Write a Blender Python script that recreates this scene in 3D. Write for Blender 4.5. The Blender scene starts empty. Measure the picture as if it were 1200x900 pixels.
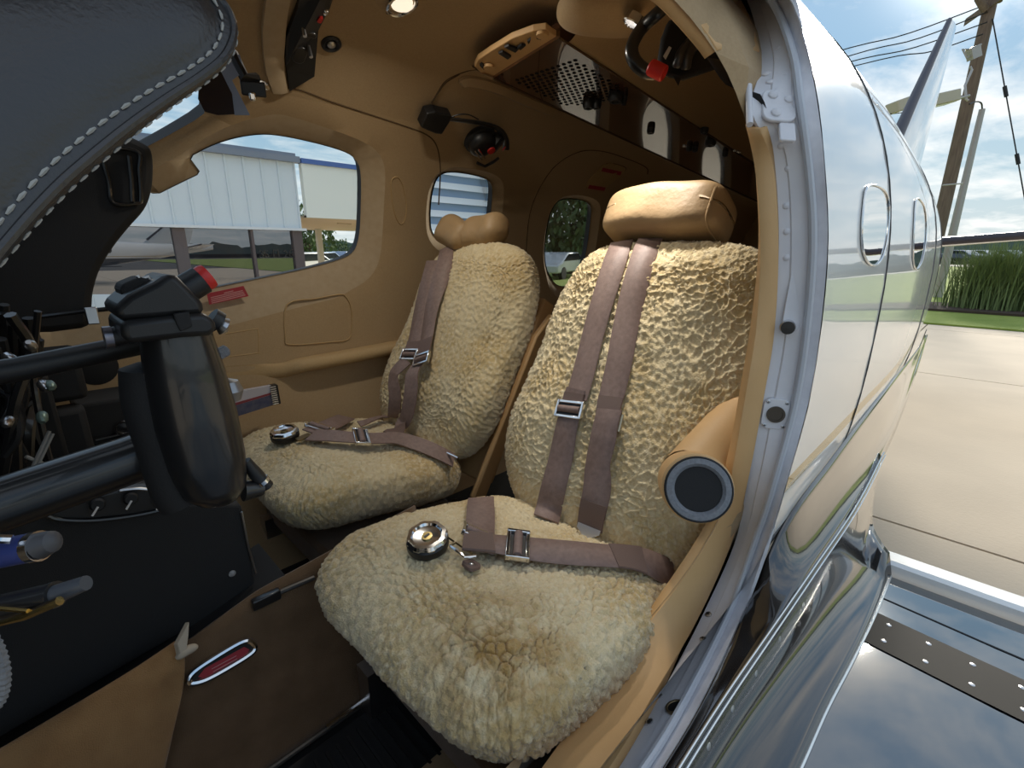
import bpy, bmesh, math, random
import numpy as np
from mathutils import Vector, Matrix
from mathutils.geometry import delaunay_2d_cdt
from mathutils.bvhtree import BVHTree
random.seed(7); rng = np.random.default_rng(7)
C = bpy.context.scene.collection
S = bpy.context.scene
# ------------------------------------------------------------------ camera
F = 560.0; PITCH = math.atan(157 / F); YAW = math.radians(45)
FW = np.array([math.cos(PITCH) * math.cos(YAW), math.cos(PITCH) * math.sin(YAW), -math.sin(PITCH)])
RT = np.array([math.sin(YAW), -math.cos(YAW), 0.0]); UP = np.cross(RT, FW)
cam = bpy.data.cameras.new('camera'); co = bpy.data.objects.new('camera', cam); C.objects.link(co)
cam.sensor_width = 36; cam.sensor_fit = 'HORIZONTAL'; cam.lens = F / 1200 * 36; cam.clip_start = 0.01; cam.clip_end = 2000
co.matrix_world = Matrix(((RT[0], UP[0], -FW[0], 0), (RT[1], UP[1], -FW[1], 0), (RT[2], UP[2], -FW[2], 0), (0, 0, 0, 1)))
S.camera = co
S.view_settings.view_transform = 'Standard'; S.view_settings.look = 'None'; S.view_settings.gamma = 1
S.view_settings.exposure = 1.0; S.view_settings.use_curve_mapping = False
S.cycles.use_denoising = True
S.cycles.max_bounces = 14; S.cycles.diffuse_bounces = 7; S.cycles.glossy_bounces = 6; S.cycles.transparent_max_bounces = 16
# ------------------------------------------------------------------ sky
LAMP_W = .95; READ_W = .4
SUN_AZ, SUN_EL = math.radians(6), math.radians(23)
SD = (math.cos(SUN_EL) * math.cos(SUN_AZ), math.cos(SUN_EL) * math.sin(SUN_AZ), math.sin(SUN_EL))
def build_world():
    w = bpy.data.worlds.new('sky'); S.world = w; w.use_nodes = True; t = w.node_tree; N = t.nodes; L = t.links; N.clear()
    out = N.new('ShaderNodeOutputWorld'); bg = N.new('ShaderNodeBackground'); L.new(bg.outputs[0], out.inputs[0])
    tc = N.new('ShaderNodeTexCoord'); sep = N.new('ShaderNodeSeparateXYZ'); L.new(tc.outputs['Generated'], sep.inputs[0])
    def math_(op, a, b=None, cl=False):
        n = N.new('ShaderNodeMath'); n.operation = op; n.use_clamp = cl
        for i, q in enumerate((a, b)):
            if q is None: continue
            if isinstance(q, (int, float)): n.inputs[i].default_value = q
            else: L.new(q, n.inputs[i])
        return n.outputs[0]
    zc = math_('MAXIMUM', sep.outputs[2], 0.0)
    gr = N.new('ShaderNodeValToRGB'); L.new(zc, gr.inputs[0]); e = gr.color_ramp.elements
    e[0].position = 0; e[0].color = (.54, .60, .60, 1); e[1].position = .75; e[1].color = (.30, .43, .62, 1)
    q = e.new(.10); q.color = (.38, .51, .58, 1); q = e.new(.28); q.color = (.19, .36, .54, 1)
    # clouds on a plane overhead: direction / (z + .12)
    den = math_('ADD', zc, .12); cx = math_('DIVIDE', sep.outputs[0], den); cy = math_('DIVIDE', sep.outputs[1], den)
    cb = N.new('ShaderNodeCombineXYZ'); L.new(cx, cb.inputs[0]); L.new(cy, cb.inputs[1])
    def noise(scale, det, rough, sx=1., sy=1., dist=0):
        mp = N.new('ShaderNodeMapping'); mp.inputs['Scale'].default_value = (sx, sy, 1); mp.inputs['Rotation'].default_value = (0, 0, .5); L.new(cb.outputs[0], mp.inputs[0])
        n = N.new('ShaderNodeTexNoise'); n.inputs['Scale'].default_value = scale; n.inputs['Detail'].default_value = det; n.inputs['Roughness'].default_value = rough; n.inputs['Distortion'].default_value = dist
        L.new(mp.outputs[0], n.inputs['Vector']); return n.outputs['Fac']
    c1 = noise(.85, 8, .58, 1, 1.9, .3); c2 = noise(2.6, 6, .6, 1, 1.5, .4)
    cs = math_('ADD', math_('MULTIPLY', c1, .7), math_('MULTIPLY', c2, .3))
    rp = N.new('ShaderNodeValToRGB'); L.new(cs, rp.inputs[0]); rp.color_ramp.elements[0].position = .44; rp.color_ramp.elements[1].position = .68
    # haze glow about the sun
    dt = N.new('ShaderNodeVectorMath'); dt.operation = 'DOT_PRODUCT'; L.new(tc.outputs['Generated'], dt.inputs[0]); dt.inputs[1].default_value = SD
    dp = math_('MAXIMUM', dt.outputs['Value'], 0.0)
    g1 = math_('MULTIPLY', math_('POWER', dp, 14), .12); g2 = math_('MULTIPLY', math_('POWER', dp, 500), 2.2)
    gl = math_('ADD', g1, g2)
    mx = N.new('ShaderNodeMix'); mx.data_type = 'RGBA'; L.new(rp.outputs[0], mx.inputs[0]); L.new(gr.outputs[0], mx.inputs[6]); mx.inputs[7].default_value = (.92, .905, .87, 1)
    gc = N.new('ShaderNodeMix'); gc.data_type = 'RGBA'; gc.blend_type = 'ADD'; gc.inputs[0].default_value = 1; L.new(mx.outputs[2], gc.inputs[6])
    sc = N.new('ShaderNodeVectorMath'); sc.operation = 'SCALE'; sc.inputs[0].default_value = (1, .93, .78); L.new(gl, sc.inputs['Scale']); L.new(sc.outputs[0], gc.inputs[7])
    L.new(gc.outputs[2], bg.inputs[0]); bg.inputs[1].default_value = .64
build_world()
sl = bpy.data.lights.new('sun', 'SUN'); so = bpy.data.objects.new('sun', sl); C.objects.link(so)
sl.energy = 2.9; sl.angle = math.radians(7); sl.color = (1, .93, .80)
so.rotation_euler = Vector(SD).to_track_quat('Z', 'Y').to_euler(); so.location = (0, 0, 6)
# ------------------------------------------------------------------ helpers: pixels to rays
def ray(u, v): return FW * F + RT * (u - 600) - UP * (v - 450)
def V(p): return Vector((float(p[0]), float(p[1]), float(p[2])))
def atz(u, v, z): q = ray(u, v); return V(q * (z / q[2]))
def aty(u, v, y): q = ray(u, v); return V(q * (y / q[1]))
def atx(u, v, x): q = ray(u, v); return V(q * (x / q[0]))
def atd(u, v, d): q = ray(u, v); return V(q / F * d)
# ------------------------------------------------------------------ helpers: materials
MATS = {}
def M(name, col, rough=.5, metal=0., var=None, bump=None, coat=0., spec=.5, sheen=0., stretch=None):
    if name in MATS: return MATS[name]
    m = bpy.data.materials.new(name); m.use_nodes = True; t = m.node_tree; N = t.nodes; L = t.links; b = N['Principled BSDF']
    b.inputs['Base Color'].default_value = (*col, 1); b.inputs['Roughness'].default_value = rough; b.inputs['Metallic'].default_value = metal
    b.inputs['Coat Weight'].default_value = coat; b.inputs['Coat Roughness'].default_value = .05; b.inputs['Specular IOR Level'].default_value = spec
    b.inputs['Sheen Weight'].default_value = sheen
    tc = N.new('ShaderNodeTexCoord'); src = tc.outputs['Object']
    if stretch:
        mp = N.new('ShaderNodeMapping'); mp.inputs['Scale'].default_value = stretch; L.new(src, mp.inputs[0]); src = mp.outputs[0]
    if var:
        n = N.new('ShaderNodeTexNoise'); n.inputs['Scale'].default_value = var[1]; n.inputs['Detail'].default_value = var[2] if len(var) > 2 else 4
        L.new(src, n.inputs['Vector']); r = N.new('ShaderNodeValToRGB'); L.new(n.outputs['Fac'], r.inputs[0])
        lo, hi = (var[3], var[4]) if len(var) > 3 else (.3, .7)
        r.color_ramp.elements[0].position = lo; r.color_ramp.elements[0].color = (*col, 1); r.color_ramp.elements[1].position = hi; r.color_ramp.elements[1].color = (*var[0], 1)
        L.new(r.outputs[0], b.inputs['Base Color'])
    if bump:
        n = N.new('ShaderNodeTexNoise'); n.inputs['Scale'].default_value = bump[0]; n.inputs['Detail'].default_value = 3; L.new(src, n.inputs['Vector'])
        bp = N.new('ShaderNodeBump'); bp.inputs['Strength'].default_value = bump[1]; bp.inputs['Distance'].default_value = bump[2] if len(bump) > 2 else .002
        L.new(n.outputs['Fac'], bp.inputs['Height']); L.new(bp.outputs[0], b.inputs['Normal'])
    MATS[name] = m; return m
def glass_mat(name, tint=(.95, .97, .97), refl=.5, cap=.9):
    m = bpy.data.materials.new(name); m.use_nodes = True; t = m.node_tree; N = t.nodes; L = t.links; N.clear()
    o = N.new('ShaderNodeOutputMaterial'); mx = N.new('ShaderNodeMixShader'); tr = N.new('ShaderNodeBsdfTransparent'); gl = N.new('ShaderNodeBsdfGlossy')
    tr.inputs[0].default_value = (*tint, 1); gl.inputs['Roughness'].default_value = .01
    fr = N.new('ShaderNodeFresnel'); fr.inputs[0].default_value = 1.45; mu = N.new('ShaderNodeMath'); mu.operation = 'MULTIPLY'; mu.inputs[1].default_value = refl; mu.use_clamp = True
    L.new(fr.outputs[0], mu.inputs[0]); L.new(mu.outputs[0], mx.inputs[0]); L.new(tr.outputs[0], mx.inputs[1]); L.new(gl.outputs[0], mx.inputs[2]); L.new(mx.outputs[0], o.inputs[0])
    return m
TAN = M('tan_headliner', (.40, .275, .145), .85, var=((.44, .31, .17), 260, 3), bump=(600, .35, .001), sheen=.1)
TANL = M('tan_leather_trim', (.67, .42, .195), .55, var=((.62, .38, .165), 14, 5), bump=(300, .15, .001))
TANW = M('tan_window_surround', (.50, .385, .25), .7, var=((.46, .345, .215), 60, 4), bump=(500, .2, .001))
CARPET = M('brown_carpet', (.115, .065, .028), .95, var=((.17, .10, .05), 24, 6), bump=(900, .7, .002), sheen=.3)
SUEDE = M('tan_suede', (.34, .19, .075), .95, var=((.26, .135, .05), 30, 6), bump=(900, .6, .002), sheen=.3)
BLK = M('black_plastic', (.012, .012, .013), .42, bump=(900, .12, .0006))
BLKM = M('black_matte', (.010, .010, .011), .75, bump=(500, .2, .001))
BLKL = M('black_leather', (.011, .011, .013), .36, spec=.75, sheen=.03, bump=(420, .3, .0012), var=((.015, .015, .017), 40, 4))
BLKG = M('black_gloss_grip', (.014, .014, .015), .30, coat=.35, bump=(60, .15, .001))
RUB = M('black_rubber', (.006, .006, .006), .6)
THR = M('grey_thread', (.36, .36, .34), .7)
CHR = M('chrome', (.75, .75, .76), .13, 1.)
STL = M('steel', (.55, .55, .56), .3, 1.)
RED = M('red_plastic', (.62, .025, .02), .4)
REDP = M('red_placard', (.40, .03, .045), .5)
WHT = M('white_print', (.75, .72, .70), .6)
PINK = M('placard_print', (.60, .30, .30), .6)
GRYP = M('grey_paint', (.72, .72, .75), .42, var=((.66, .66, .70), 25, 6), bump=(90, .12, .002))
GRYD = M('scuffed_grey_paint', (.55, .55, .59), .5, var=((.68, .68, .72), 40, 8), bump=(70, .4, .002))
WEB = M('brown_webbing', (.20, .135, .115), .5, var=((.26, .18, .155), 120, 4), bump=(1200, .5, .0008), spec=.35)
WEBD = M('brown_webbing_stitched', (.155, .10, .083), .6, bump=(900, .8, .001))
HRL = M('tan_headrest_leather', (.40, .265, .135), .55, var=((.34, .215, .10), 9, 5), bump=(90, .35, .003))
# ------------------------------------------------------------------ helpers: meshes
class MB:
    def __init__(s): s.v = []; s.f = []
    def add(s, vf):
        o = len(s.v); s.v += [tuple(p) for p in vf[0]]; s.f += [tuple(i + o for i in f) for f in vf[1]]; return s
def obj(name, vf, mat, parent=None, smooth=True, sharp=38, bevel=0, recenter=True, mats=None, fm=None, solid=0, subsurf=0):
    if isinstance(vf, MB): vf = (vf.v, vf.f)
    vs = np.array([tuple(p) for p in vf[0]], float) if not isinstance(vf[0], np.ndarray) else vf[0]
    o0 = np.zeros(3)
    if recenter: lo, hi = vs.min(0), vs.max(0); o0 = np.array([(lo[0] + hi[0]) / 2, (lo[1] + hi[1]) / 2, lo[2]])
    me = bpy.data.meshes.new(name); me.from_pydata((vs - o0).tolist(), [], [tuple(int(i) for i in f) for f in vf[1]]); me.update()
    for m in (mats or [mat]): me.materials.append(m)
    if fm is not None: me.polygons.foreach_set('material_index', fm)
    if smooth:
        me.polygons.foreach_set('use_smooth', [True] * len(me.polygons))
        if sharp: me.set_sharp_from_angle(angle=math.radians(sharp))
    o = bpy.data.objects.new(name, me); o.location = o0; C.objects.link(o)
    if parent:
        o.parent = parent; o.matrix_parent_inverse = parent_world(parent).inverted()
    if bevel:
        b = o.modifiers.new('bevel', 'BEVEL'); b.width = bevel; b.segments = 2; b.limit_method = 'ANGLE'; b.angle_limit = math.radians(40)
    if solid:
        b = o.modifiers.new('solid', 'SOLIDIFY'); b.thickness = solid; b.offset = 0
    if subsurf:
        b = o.modifiers.new('sub', 'SUBSURF'); b.levels = subsurf; b.render_levels = subsurf
    return o
def parent_world(p):
    m = p.matrix_basis.copy()
    if p.parent: m = parent_world(p.parent) @ p.matrix_parent_inverse @ m
    return m
def thing(name, label, cat, loc, group=None):
    o = bpy.data.objects.new(name, None); C.objects.link(o); o.location = V(loc); o.empty_display_size = .05
    o['label'] = label; o['category'] = cat
    if group: o['group'] = group
    return o
def tag(o, label, cat, group=None):
    o['label'] = label; o['category'] = cat
    if group: o['group'] = group
    return o
def struct(o): o['kind'] = 'structure'; return o
def stuff(o): o['kind'] = 'stuff'; return o
def lab(o, t): o['label'] = t; return o
def vv(l): return [Vector(p) for p in l]
def spline(pts, n, closed=False):
    P = [np.array(p, float) for p in pts]; m = len(P); out = []
    segs = m if closed else m - 1
    # Catmull-Rom through all points, n samples along chord length
    seg = []
    for i in range(segs):
        p1, p2 = P[i], P[(i + 1) % m]
        p0 = P[i - 1] if (closed or i > 0) else 2 * p1 - p2
        p3 = P[(i + 2) % m] if (closed or i + 2 < m) else 2 * p2 - p1
        seg.append((p0, p1, p2, p3))
    for k in range(n):
        s = k / (n if closed else n - 1) * segs; i = min(int(s), segs - 1); t = s - i
        p0, p1, p2, p3 = seg[i]
        out.append(.5 * ((2 * p1) + (-p0 + p2) * t + (2 * p0 - 5 * p1 + 4 * p2 - p3) * t * t + (-p0 + 3 * p1 - 3 * p2 + p3) * t ** 3))
    return out
def tube(pts, r, n=10, caps=True, closed=False, flat=1., ref=None):
    P = vv(pts); m = len(P); rs = r if hasattr(r, '__len__') else [r] * m; vs = []; fs = []
    up = Vector(ref) if ref else None; prev = None
    for i in range(m):
        a = P[i - 1] if (i > 0 or closed) else P[i]; b = P[(i + 1) % m] if (i + 1 < m or closed) else P[i]
        t = (b - a).normalized()
        if prev is None:
            w = up if up else (Vector((0, 0, 1)) if abs(t.z) < .9 else Vector((1, 0, 0)))
            x = (w - t * w.dot(t)).normalized()
        else: x = (prev - t * prev.dot(t)).normalized()
        prev = x; y = t.cross(x)
        for k in range(n):
            q = 2 * math.pi * k / n; vs.append(P[i] + (x * math.cos(q) * flat + y * math.sin(q)) * rs[i])
    for i in range(m if closed else m - 1):
        for k in range(n):
            a = i * n + k; b = i * n + (k + 1) % n; c = ((i + 1) % m) * n + (k + 1) % n; d = ((i + 1) % m) * n + k
            fs.append((a, b, c, d))
    if caps and not closed: fs.append(tuple(reversed(range(n)))); fs.append(tuple(range((m - 1) * n, m * n)))
    return vs, fs
def axes(ax):
    a = Vector(ax).normalized(); w = Vector((0, 0, 1)) if abs(a.z) < .9 else Vector((1, 0, 0))
    x = (w - a * w.dot(a)).normalized(); return x, a.cross(x), a
def lathe(prof, org, ax, n=28, close=False):
    x, y, a = axes(ax); org = Vector(org); vs = []; fs = []
    for r, h in prof:
        for k in range(n):
            q = 2 * math.pi * k / n; vs.append(org + a * h + (x * math.cos(q) + y * math.sin(q)) * r)
    m = len(prof)
    for i in range(m if close else m - 1):
        j = (i + 1) % m
        for k in range(n): fs.append((i * n + k, i * n + (k + 1) % n, j * n + (k + 1) % n, j * n + k))
    if not close:
        if prof[0][0] > 1e-6: fs.append(tuple(reversed(range(n))))
        if prof[-1][0] > 1e-6: fs.append(tuple(range((m - 1) * n, m * n)))
    return vs, fs
def box(c, s, A=None):
    A = A or (Vector((1, 0, 0)), Vector((0, 1, 0)), Vector((0, 0, 1))); c = Vector(c); vs = []
    for k in (-1, 1):
        for j in (-1, 1):
            for i in (-1, 1): vs.append(c + A[0] * (i * s[0] / 2) + A[1] * (j * s[1] / 2) + A[2] * (k * s[2] / 2))
    return vs, [(0, 2, 3, 1), (4, 5, 7, 6), (0, 1, 5, 4), (2, 6, 7, 3), (0, 4, 6, 2), (1, 3, 7, 5)]
def prism(poly, d):
    P = vv(poly); d = Vector(d); n = len(P)
    return P + [p + d for p in P], [tuple(reversed(range(n))), tuple(range(n, 2 * n))] + [(i, (i + 1) % n, n + (i + 1) % n, n + i) for i in range(n)]
def frame_prism(outer, inner, d):
    P = vv(outer); Q = vv(inner); n = len(P); d = Vector(d)
    vs = P + Q + [p + d for p in P] + [q + d for q in Q]; fs = []
    for i in range(n):
        j = (i + 1) % n
        fs += [(i, j, n + j, n + i), (2 * n + i, 3 * n + i, 3 * n + j, 2 * n + j), (i, 2 * n + i, 2 * n + j, j), (n + i, n + j, 3 * n + j, 3 * n + i)]
    return vs, fs
def grid(rows, closed_u=False):
    m = len(rows); n = len(rows[0]); vs = [p for r in rows for p in r]; fs = []
    for i in range(m - 1):
        for k in range(n if closed_u else n - 1): fs.append((i * n + k, i * n + (k + 1) % n, (i + 1) * n + (k + 1) % n, (i + 1) * n + k))
    return vs, fs
def ribbon(pts, nrm, w, th=.0022, caps=True):
    P = vv(pts); m = len(P); vs = []; fs = []
    for i in range(m):
        t = (P[min(i + 1, m - 1)] - P[max(i - 1, 0)]).normalized(); n = Vector(nrm[i]).normalized(); s = t.cross(n).normalized(); n = s.cross(t)
        ww = w[i] if hasattr(w, '__len__') else w
        for a, b in ((-1, 0), (-.96, 1), (.96, 1), (1, 0), (.96, -1), (-.96, -1)): vs.append(P[i] + s * (a * ww / 2) + n * (b * th / 2))
    for i in range(m - 1):
        for k in range(6): fs.append((i * 6 + k, i * 6 + (k + 1) % 6, i * 6 + 6 + (k + 1) % 6, i * 6 + 6 + k))
    fs.append(tuple(reversed(range(6)))); fs.append(tuple(range(m * 6 - 6, m * 6)))
    return vs, fs
def rbox(c, s, A=None, r=.3):      # a box with rounded plan corners (plan = first two axes)
    A = A or (Vector((1, 0, 0)), Vector((0, 1, 0)), Vector((0, 0, 1))); c = Vector(c); rr = min(s[0], s[1]) * r; P = []
    for sx, sy, q0 in ((1, 1, 0), (-1, 1, 90), (-1, -1, 180), (1, -1, 270)):
        for k in range(6):
            q = math.radians(q0 + k * 18); P.append(c + A[0] * (sx * (s[0] / 2 - rr) + rr * math.cos(q)) + A[1] * (sy * (s[1] / 2 - rr) + rr * math.sin(q)) - A[2] * (s[2] / 2))
    return prism(P, A[2] * s[2])
def text_mesh(name, s, size, org, ux, uy, mat, parent=None, ext=.0004, center=True):
    cu = bpy.data.curves.new(name, 'FONT'); cu.body = s; cu.size = size; cu.extrude = ext; cu.align_x = 'CENTER' if center else 'LEFT'; cu.align_y = 'CENTER'
    t = bpy.data.objects.new(name, cu); C.objects.link(t); dg = bpy.context.evaluated_depsgraph_get()
    me = bpy.data.meshes.new_from_object(t.evaluated_get(dg)); C.objects.unlink(t); bpy.data.objects.remove(t)
    ux = Vector(ux).normalized(); uy = Vector(uy); uy = (uy - ux * uy.dot(ux)).normalized(); uz = ux.cross(uy); org = Vector(org)
    vs = [org + ux * p.co.x + uy * p.co.y + uz * p.co.z for p in me.vertices]; fs = [tuple(p.vertices) for p in me.polygons]
    return obj(name, (vs, fs), mat, parent, smooth=False)
# ------------------------------------------------------------------ the fuselage section
YC = .78
def pchip(T):
    x = np.array([a for a, b in T], float); y = np.array([b for a, b in T], float); h = np.diff(x); d = np.diff(y) / h; m = np.zeros(len(x))
    m[0], m[-1] = d[0], d[-1]
    for i in range(1, len(x) - 1):
        if d[i - 1] * d[i] > 0: w1, w2 = 2 * h[i] + h[i - 1], h[i] + 2 * h[i - 1]; m[i] = (w1 + w2) / (w1 / d[i - 1] + w2 / d[i])
    def f(q):
        q = np.clip(q, x[0], x[-1]); i = np.clip(np.searchsorted(x, q) - 1, 0, len(h) - 1); t = (q - x[i]) / h[i]
        return y[i] * (2 * t ** 3 - 3 * t ** 2 + 1) + h[i] * m[i] * (t ** 3 - 2 * t ** 2 + t) + y[i + 1] * (3 * t ** 2 - 2 * t ** 3) + h[i] * m[i + 1] * (t ** 3 - t ** 2)
    return f
tA = pchip([(-2.7, .04), (-2.3, .27), (-1.7, .46), (-.9, .57), (0, .6), (1.3, .6), (2.2, .575), (3.2, .50), (4.2, .40), (5.6, .26), (7.3, .10)])
tU = pchip([(-2.7, .04), (-2.3, .17), (-1.7, .24), (-.85, .30), (-.35, .46), (.12, .585), (.5, .6), (1.0, .6), (2.0, .555), (3.2, .47), (4.2, .38), (5.6, .26), (7.3, .12)])
tL = pchip([(-2.7, .04), (-2.3, .25), (-1.7, .45), (-.9, .6), (0, .66), (1.3, .66), (2.2, .61), (3.2, .50), (4.2, .38), (5.6, .22), (7.3, .06)])
tZ = pchip([(-2.7, -.26), (-1.7, -.18), (-.6, -.12), (2, -.12), (4.2, -.08), (7.3, .12)])
def NEXP(z): return np.where(z >= 0, 2.4, 2.6)
def gval(P, off):
    a = tA(P[:, 0]) + off; dz = P[:, 2] - tZ(P[:, 0]); b = np.where(dz >= 0, tU(P[:, 0]), tL(P[:, 0])) + off; n = NEXP(dz)
    return np.abs((P[:, 1] - YC) / a) ** n + np.abs(dz / b) ** n
def sec(x, th, off=0.):
    c, s = math.cos(th), math.sin(th); n = 2.4 if s >= 0 else 2.6
    a = float(tA(x)) + off; b = float(tU(x) if s >= 0 else tL(x)) + off
    return np.array([x, YC - a * math.copysign(abs(c) ** (2 / n), c), float(tZ(x)) + b * math.copysign(abs(s) ** (2 / n), s)])
def nrm(x, th, off=0.):
    e = 1e-3; du = sec(x + e, th, off) - sec(x - e, th, off); dv = sec(x, th + e, off) - sec(x, th - e, off); n = np.cross(dv, du); return n / np.linalg.norm(n)
def inv(p):
    x = p[0]; dy = (p[1] - YC) / float(tA(x)); dz = p[2] - float(tZ(x)); b = float(tU(x) if dz >= 0 else tL(x)); dz /= b; n = 2.4 if dz >= 0 else 2.6
    return x, math.atan2(math.copysign(abs(dz) ** (n / 2), dz), math.copysign(abs(dy) ** (n / 2), -dy))
TT = np.concatenate([np.linspace(.03, 2, 4000), np.linspace(2.001, 12, 6000)])
def hit(u, v, off=0., far=True):
    P = (ray(u, v) / F)[None, :] * TT[:, None]; g = gval(P, off) - 1; ok = (P[:, 0] > -2.6) & (P[:, 0] < 7.2); g = np.where(ok, g, 9)
    ch = np.where(np.sign(g[:-1]) != np.sign(g[1:]))[0]
    if len(ch) == 0: return P[int(np.argmin(g))]
    i = ch[-1] if far else ch[0]; t = TT[i] + (TT[i + 1] - TT[i]) * g[i] / (g[i] - g[i + 1]); return ray(u, v) / F * t
QS = .62
def wall(u, v, off=0.):            # a point of the starboard liner, and the way into the cabin there
    p = hit(u, v, off, True); x, th = inv(p); n = Vector(nrm(x, th, off)); return Vector(p), (n if n.dot(Vector((0, YC - p[1], float(tZ(x)) - p[2]))) > 0 else -n)
def chaikin(L, n=2, closed=True):
    for _ in range(n):
        o = []
        for i in range(len(L) if closed else len(L) - 1):
            a, b = np.array(L[i], float), np.array(L[(i + 1) % len(L)], float); o += [a * .75 + b * .25, a * .25 + b * .75]
        L = o
    return L
def resample(L, d, closed=True):
    L = [np.array(p, float) for p in L]; Q = L + [L[0]] if closed else L; s = [0]
    for i in range(1, len(Q)): s.append(s[-1] + np.linalg.norm(Q[i] - Q[i - 1]))
    n = max(4, int(round(s[-1] / d))); k = np.linspace(0, s[-1], n + (0 if closed else 1), endpoint=not closed) if closed else np.linspace(0, s[-1], n + 1)
    return [np.array([np.interp(t, s, [q[j] for q in Q]) for j in range(2)]) for t in k]
def loop_px(px, off=0., far=True, sm=2, d=.02):
    L = [];
    for u, v in px:
        x, th = inv(hit(u, v, off, far)); L.append((x, (th if th > -2.2 else th + 2 * math.pi) * QS))
    return resample(chaikin(L, sm), d)
def loop_rr(x0, x1, q0, q1, r, d=.02):   # a rounded rectangle in (x, arc)
    L = []
    for cx, cy, a0 in ((x1 - r, q1 - r, 0), (x0 + r, q1 - r, 90), (x0 + r, q0 + r, 180), (x1 - r, q0 + r, 270)):
        for k in range(7): a = math.radians(a0 + 15 * k); L.append((cx + r * math.cos(a), cy + r * math.sin(a)))
    return resample(L, d)
def inflate(L, e):
    c = sum(L) / len(L); n = len(L); o = []
    for i in range(n):
        t = L[(i + 1) % n] - L[i - 1]; nn = np.array([t[1], -t[0]]); nn /= max(1e-9, np.linalg.norm(nn))
        o.append((nn, L[i]))
    area = sum(L[i][0] * L[(i + 1) % n][1] - L[(i + 1) % n][0] * L[i][1] for i in range(n)); sg = 1 if area > 0 else -1
    return [p + nn * e * sg for nn, p in o]
def inside(P, L):
    L = np.array(L); x, y = P[:, 0], P[:, 1]; r = np.zeros(len(P), bool); j = len(L) - 1
    for i in range(len(L)):
        yi, yj, xi, xj = L[i][1], L[j][1], L[i][0], L[j][0]
        if yi != yj: r ^= ((yi > y) != (yj > y)) & (x < (xj - xi) * (y - yi) / (yj - yi) + xi)
        j = i
    return r
def near_loop(P, L, d):
    L = np.array(L); m = np.zeros(len(P), bool)
    for q in L: m |= ((P - q) ** 2).sum(1) < d * d
    return m
Q0, Q1 = -.5 * math.pi * QS, 1.5 * math.pi * QS
def shell(x0, x1, dx, holes, rims, base, dq=.05, xs=None):
    """a triangulated skin over (x, arc): holes = [(loop, offset)], rims = [(loop, offset)]; base offset elsewhere."""
    xs = xs if xs is not None else np.linspace(x0, x1, int((x1 - x0) / dx) + 1); qs = np.linspace(Q0, Q1, int((Q1 - Q0) / dq) + 1)
    G = np.array([(x, q) for x in xs for q in qs]); keep = np.ones(len(G), bool)
    edge = (np.abs(G[:, 0] - x0) < 1e-6) | (np.abs(G[:, 0] - x1) < 1e-6) | (np.abs(G[:, 1] - Q0) < 1e-6) | (np.abs(G[:, 1] - Q1) < 1e-6)
    for L, o in list(holes) + list(rims): keep &= ~(inside(G, L) | near_loop(G, L, .35 * min(dx, dq)))
    keep |= edge
    pts = [tuple(p) for p in G[keep]]; offs = [base] * len(pts); ed = []
    for L, o in list(holes) + list(rims):
        k = len(pts); n = len(L); pts += [tuple(p) for p in L]; offs += [o] * n; ed += [(k + i, k + (i + 1) % n) for i in range(n)]
    r = delaunay_2d_cdt(vv([(p[0], p[1], 0) for p in pts]) if False else [Vector(p) for p in pts], ed, [], 0, 1e-7)
    V2, Fc, orig = r[0], r[2], r[3]
    of = [offs[o[0]] if o else base for o in orig]
    Cn = np.array([[sum(V2[i][k] for i in f) / 3 for k in range(2)] for f in Fc]); kill = np.zeros(len(Fc), bool)
    for L, o in holes: kill |= inside(Cn, L)
    P3 = [sec(p[0], p[1] / QS, o) for p, o in zip(V2, of)]; N3 = [nrm(p[0], p[1] / QS, o) for p, o in zip(V2, of)]
    return P3, N3, [tuple(f) for f, k in zip(Fc, kill) if not k], Cn[~kill], V2
def sub(P, Fc):
    ids = {}; vs = []; fs = []; back = []
    for f in Fc:
        g = []
        for i in f:
            if i not in ids: ids[i] = len(vs); vs.append(P[i]); back.append(i)
            g.append(ids[i])
        fs.append(tuple(g))
    return vs, fs, back
# window outlines
W1 = loop_px([(300, 164), (335, 165), (400, 180), (422, 190), (429, 208), (428, 260), (424, 292), (410, 304), (360, 317), (300, 329), (240, 341), (110, 366), (60, 378), (30, 350), (60, 300), (120, 250), (160, 222), (176, 229), (187, 233), (187, 233), (187, 233), (240, 208), (240, 208), (240, 208), (226, 190), (226, 190), (226, 190), (258, 174)], sm=2, d=.015)
F1 = loop_px([(208, 184), (255, 152), (318, 132), (345, 137), (430, 166), (449, 184), (453, 212), (449, 290), (440, 322), (412, 345), (340, 362), (240, 389), (60, 425), (-20, 430), (-20, 310), (90, 245), (150, 214)], sm=2, d=.02)
W2 = loop_px([(509, 258), (513, 222), (522, 207), (545, 207), (577, 214), (583, 224), (580, 258), (575, 285), (540, 290), (512, 280)], sm=2, d=.012)
W3 = loop_px([(643, 318), (646, 270), (655, 240), (672, 236), (694, 240), (699, 250), (694, 290), (686, 330), (660, 338)], sm=2, d=.012)
c3 = sum(W3) / len(W3)
W4 = [p + np.array([.62, 0]) for p in W3]; W5 = [p + np.array([1.22, .0]) for p in W3]
WS = [W2, W3, W4, W5]; FS = [inflate(L, .035) for L in WS]
PW = [loop_px([(1006, 285), (1010, 230), (1016, 215), (1036, 222), (1041, 240), (1037, 290), (1028, 312), (1014, 310)], .045, False, 2, .015),
      loop_px([(1068, 290), (1070, 235), (1076, 232), (1084, 245), (1082, 300), (1074, 318), (1069, 312)], .045, False, 2, .03)]
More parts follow.
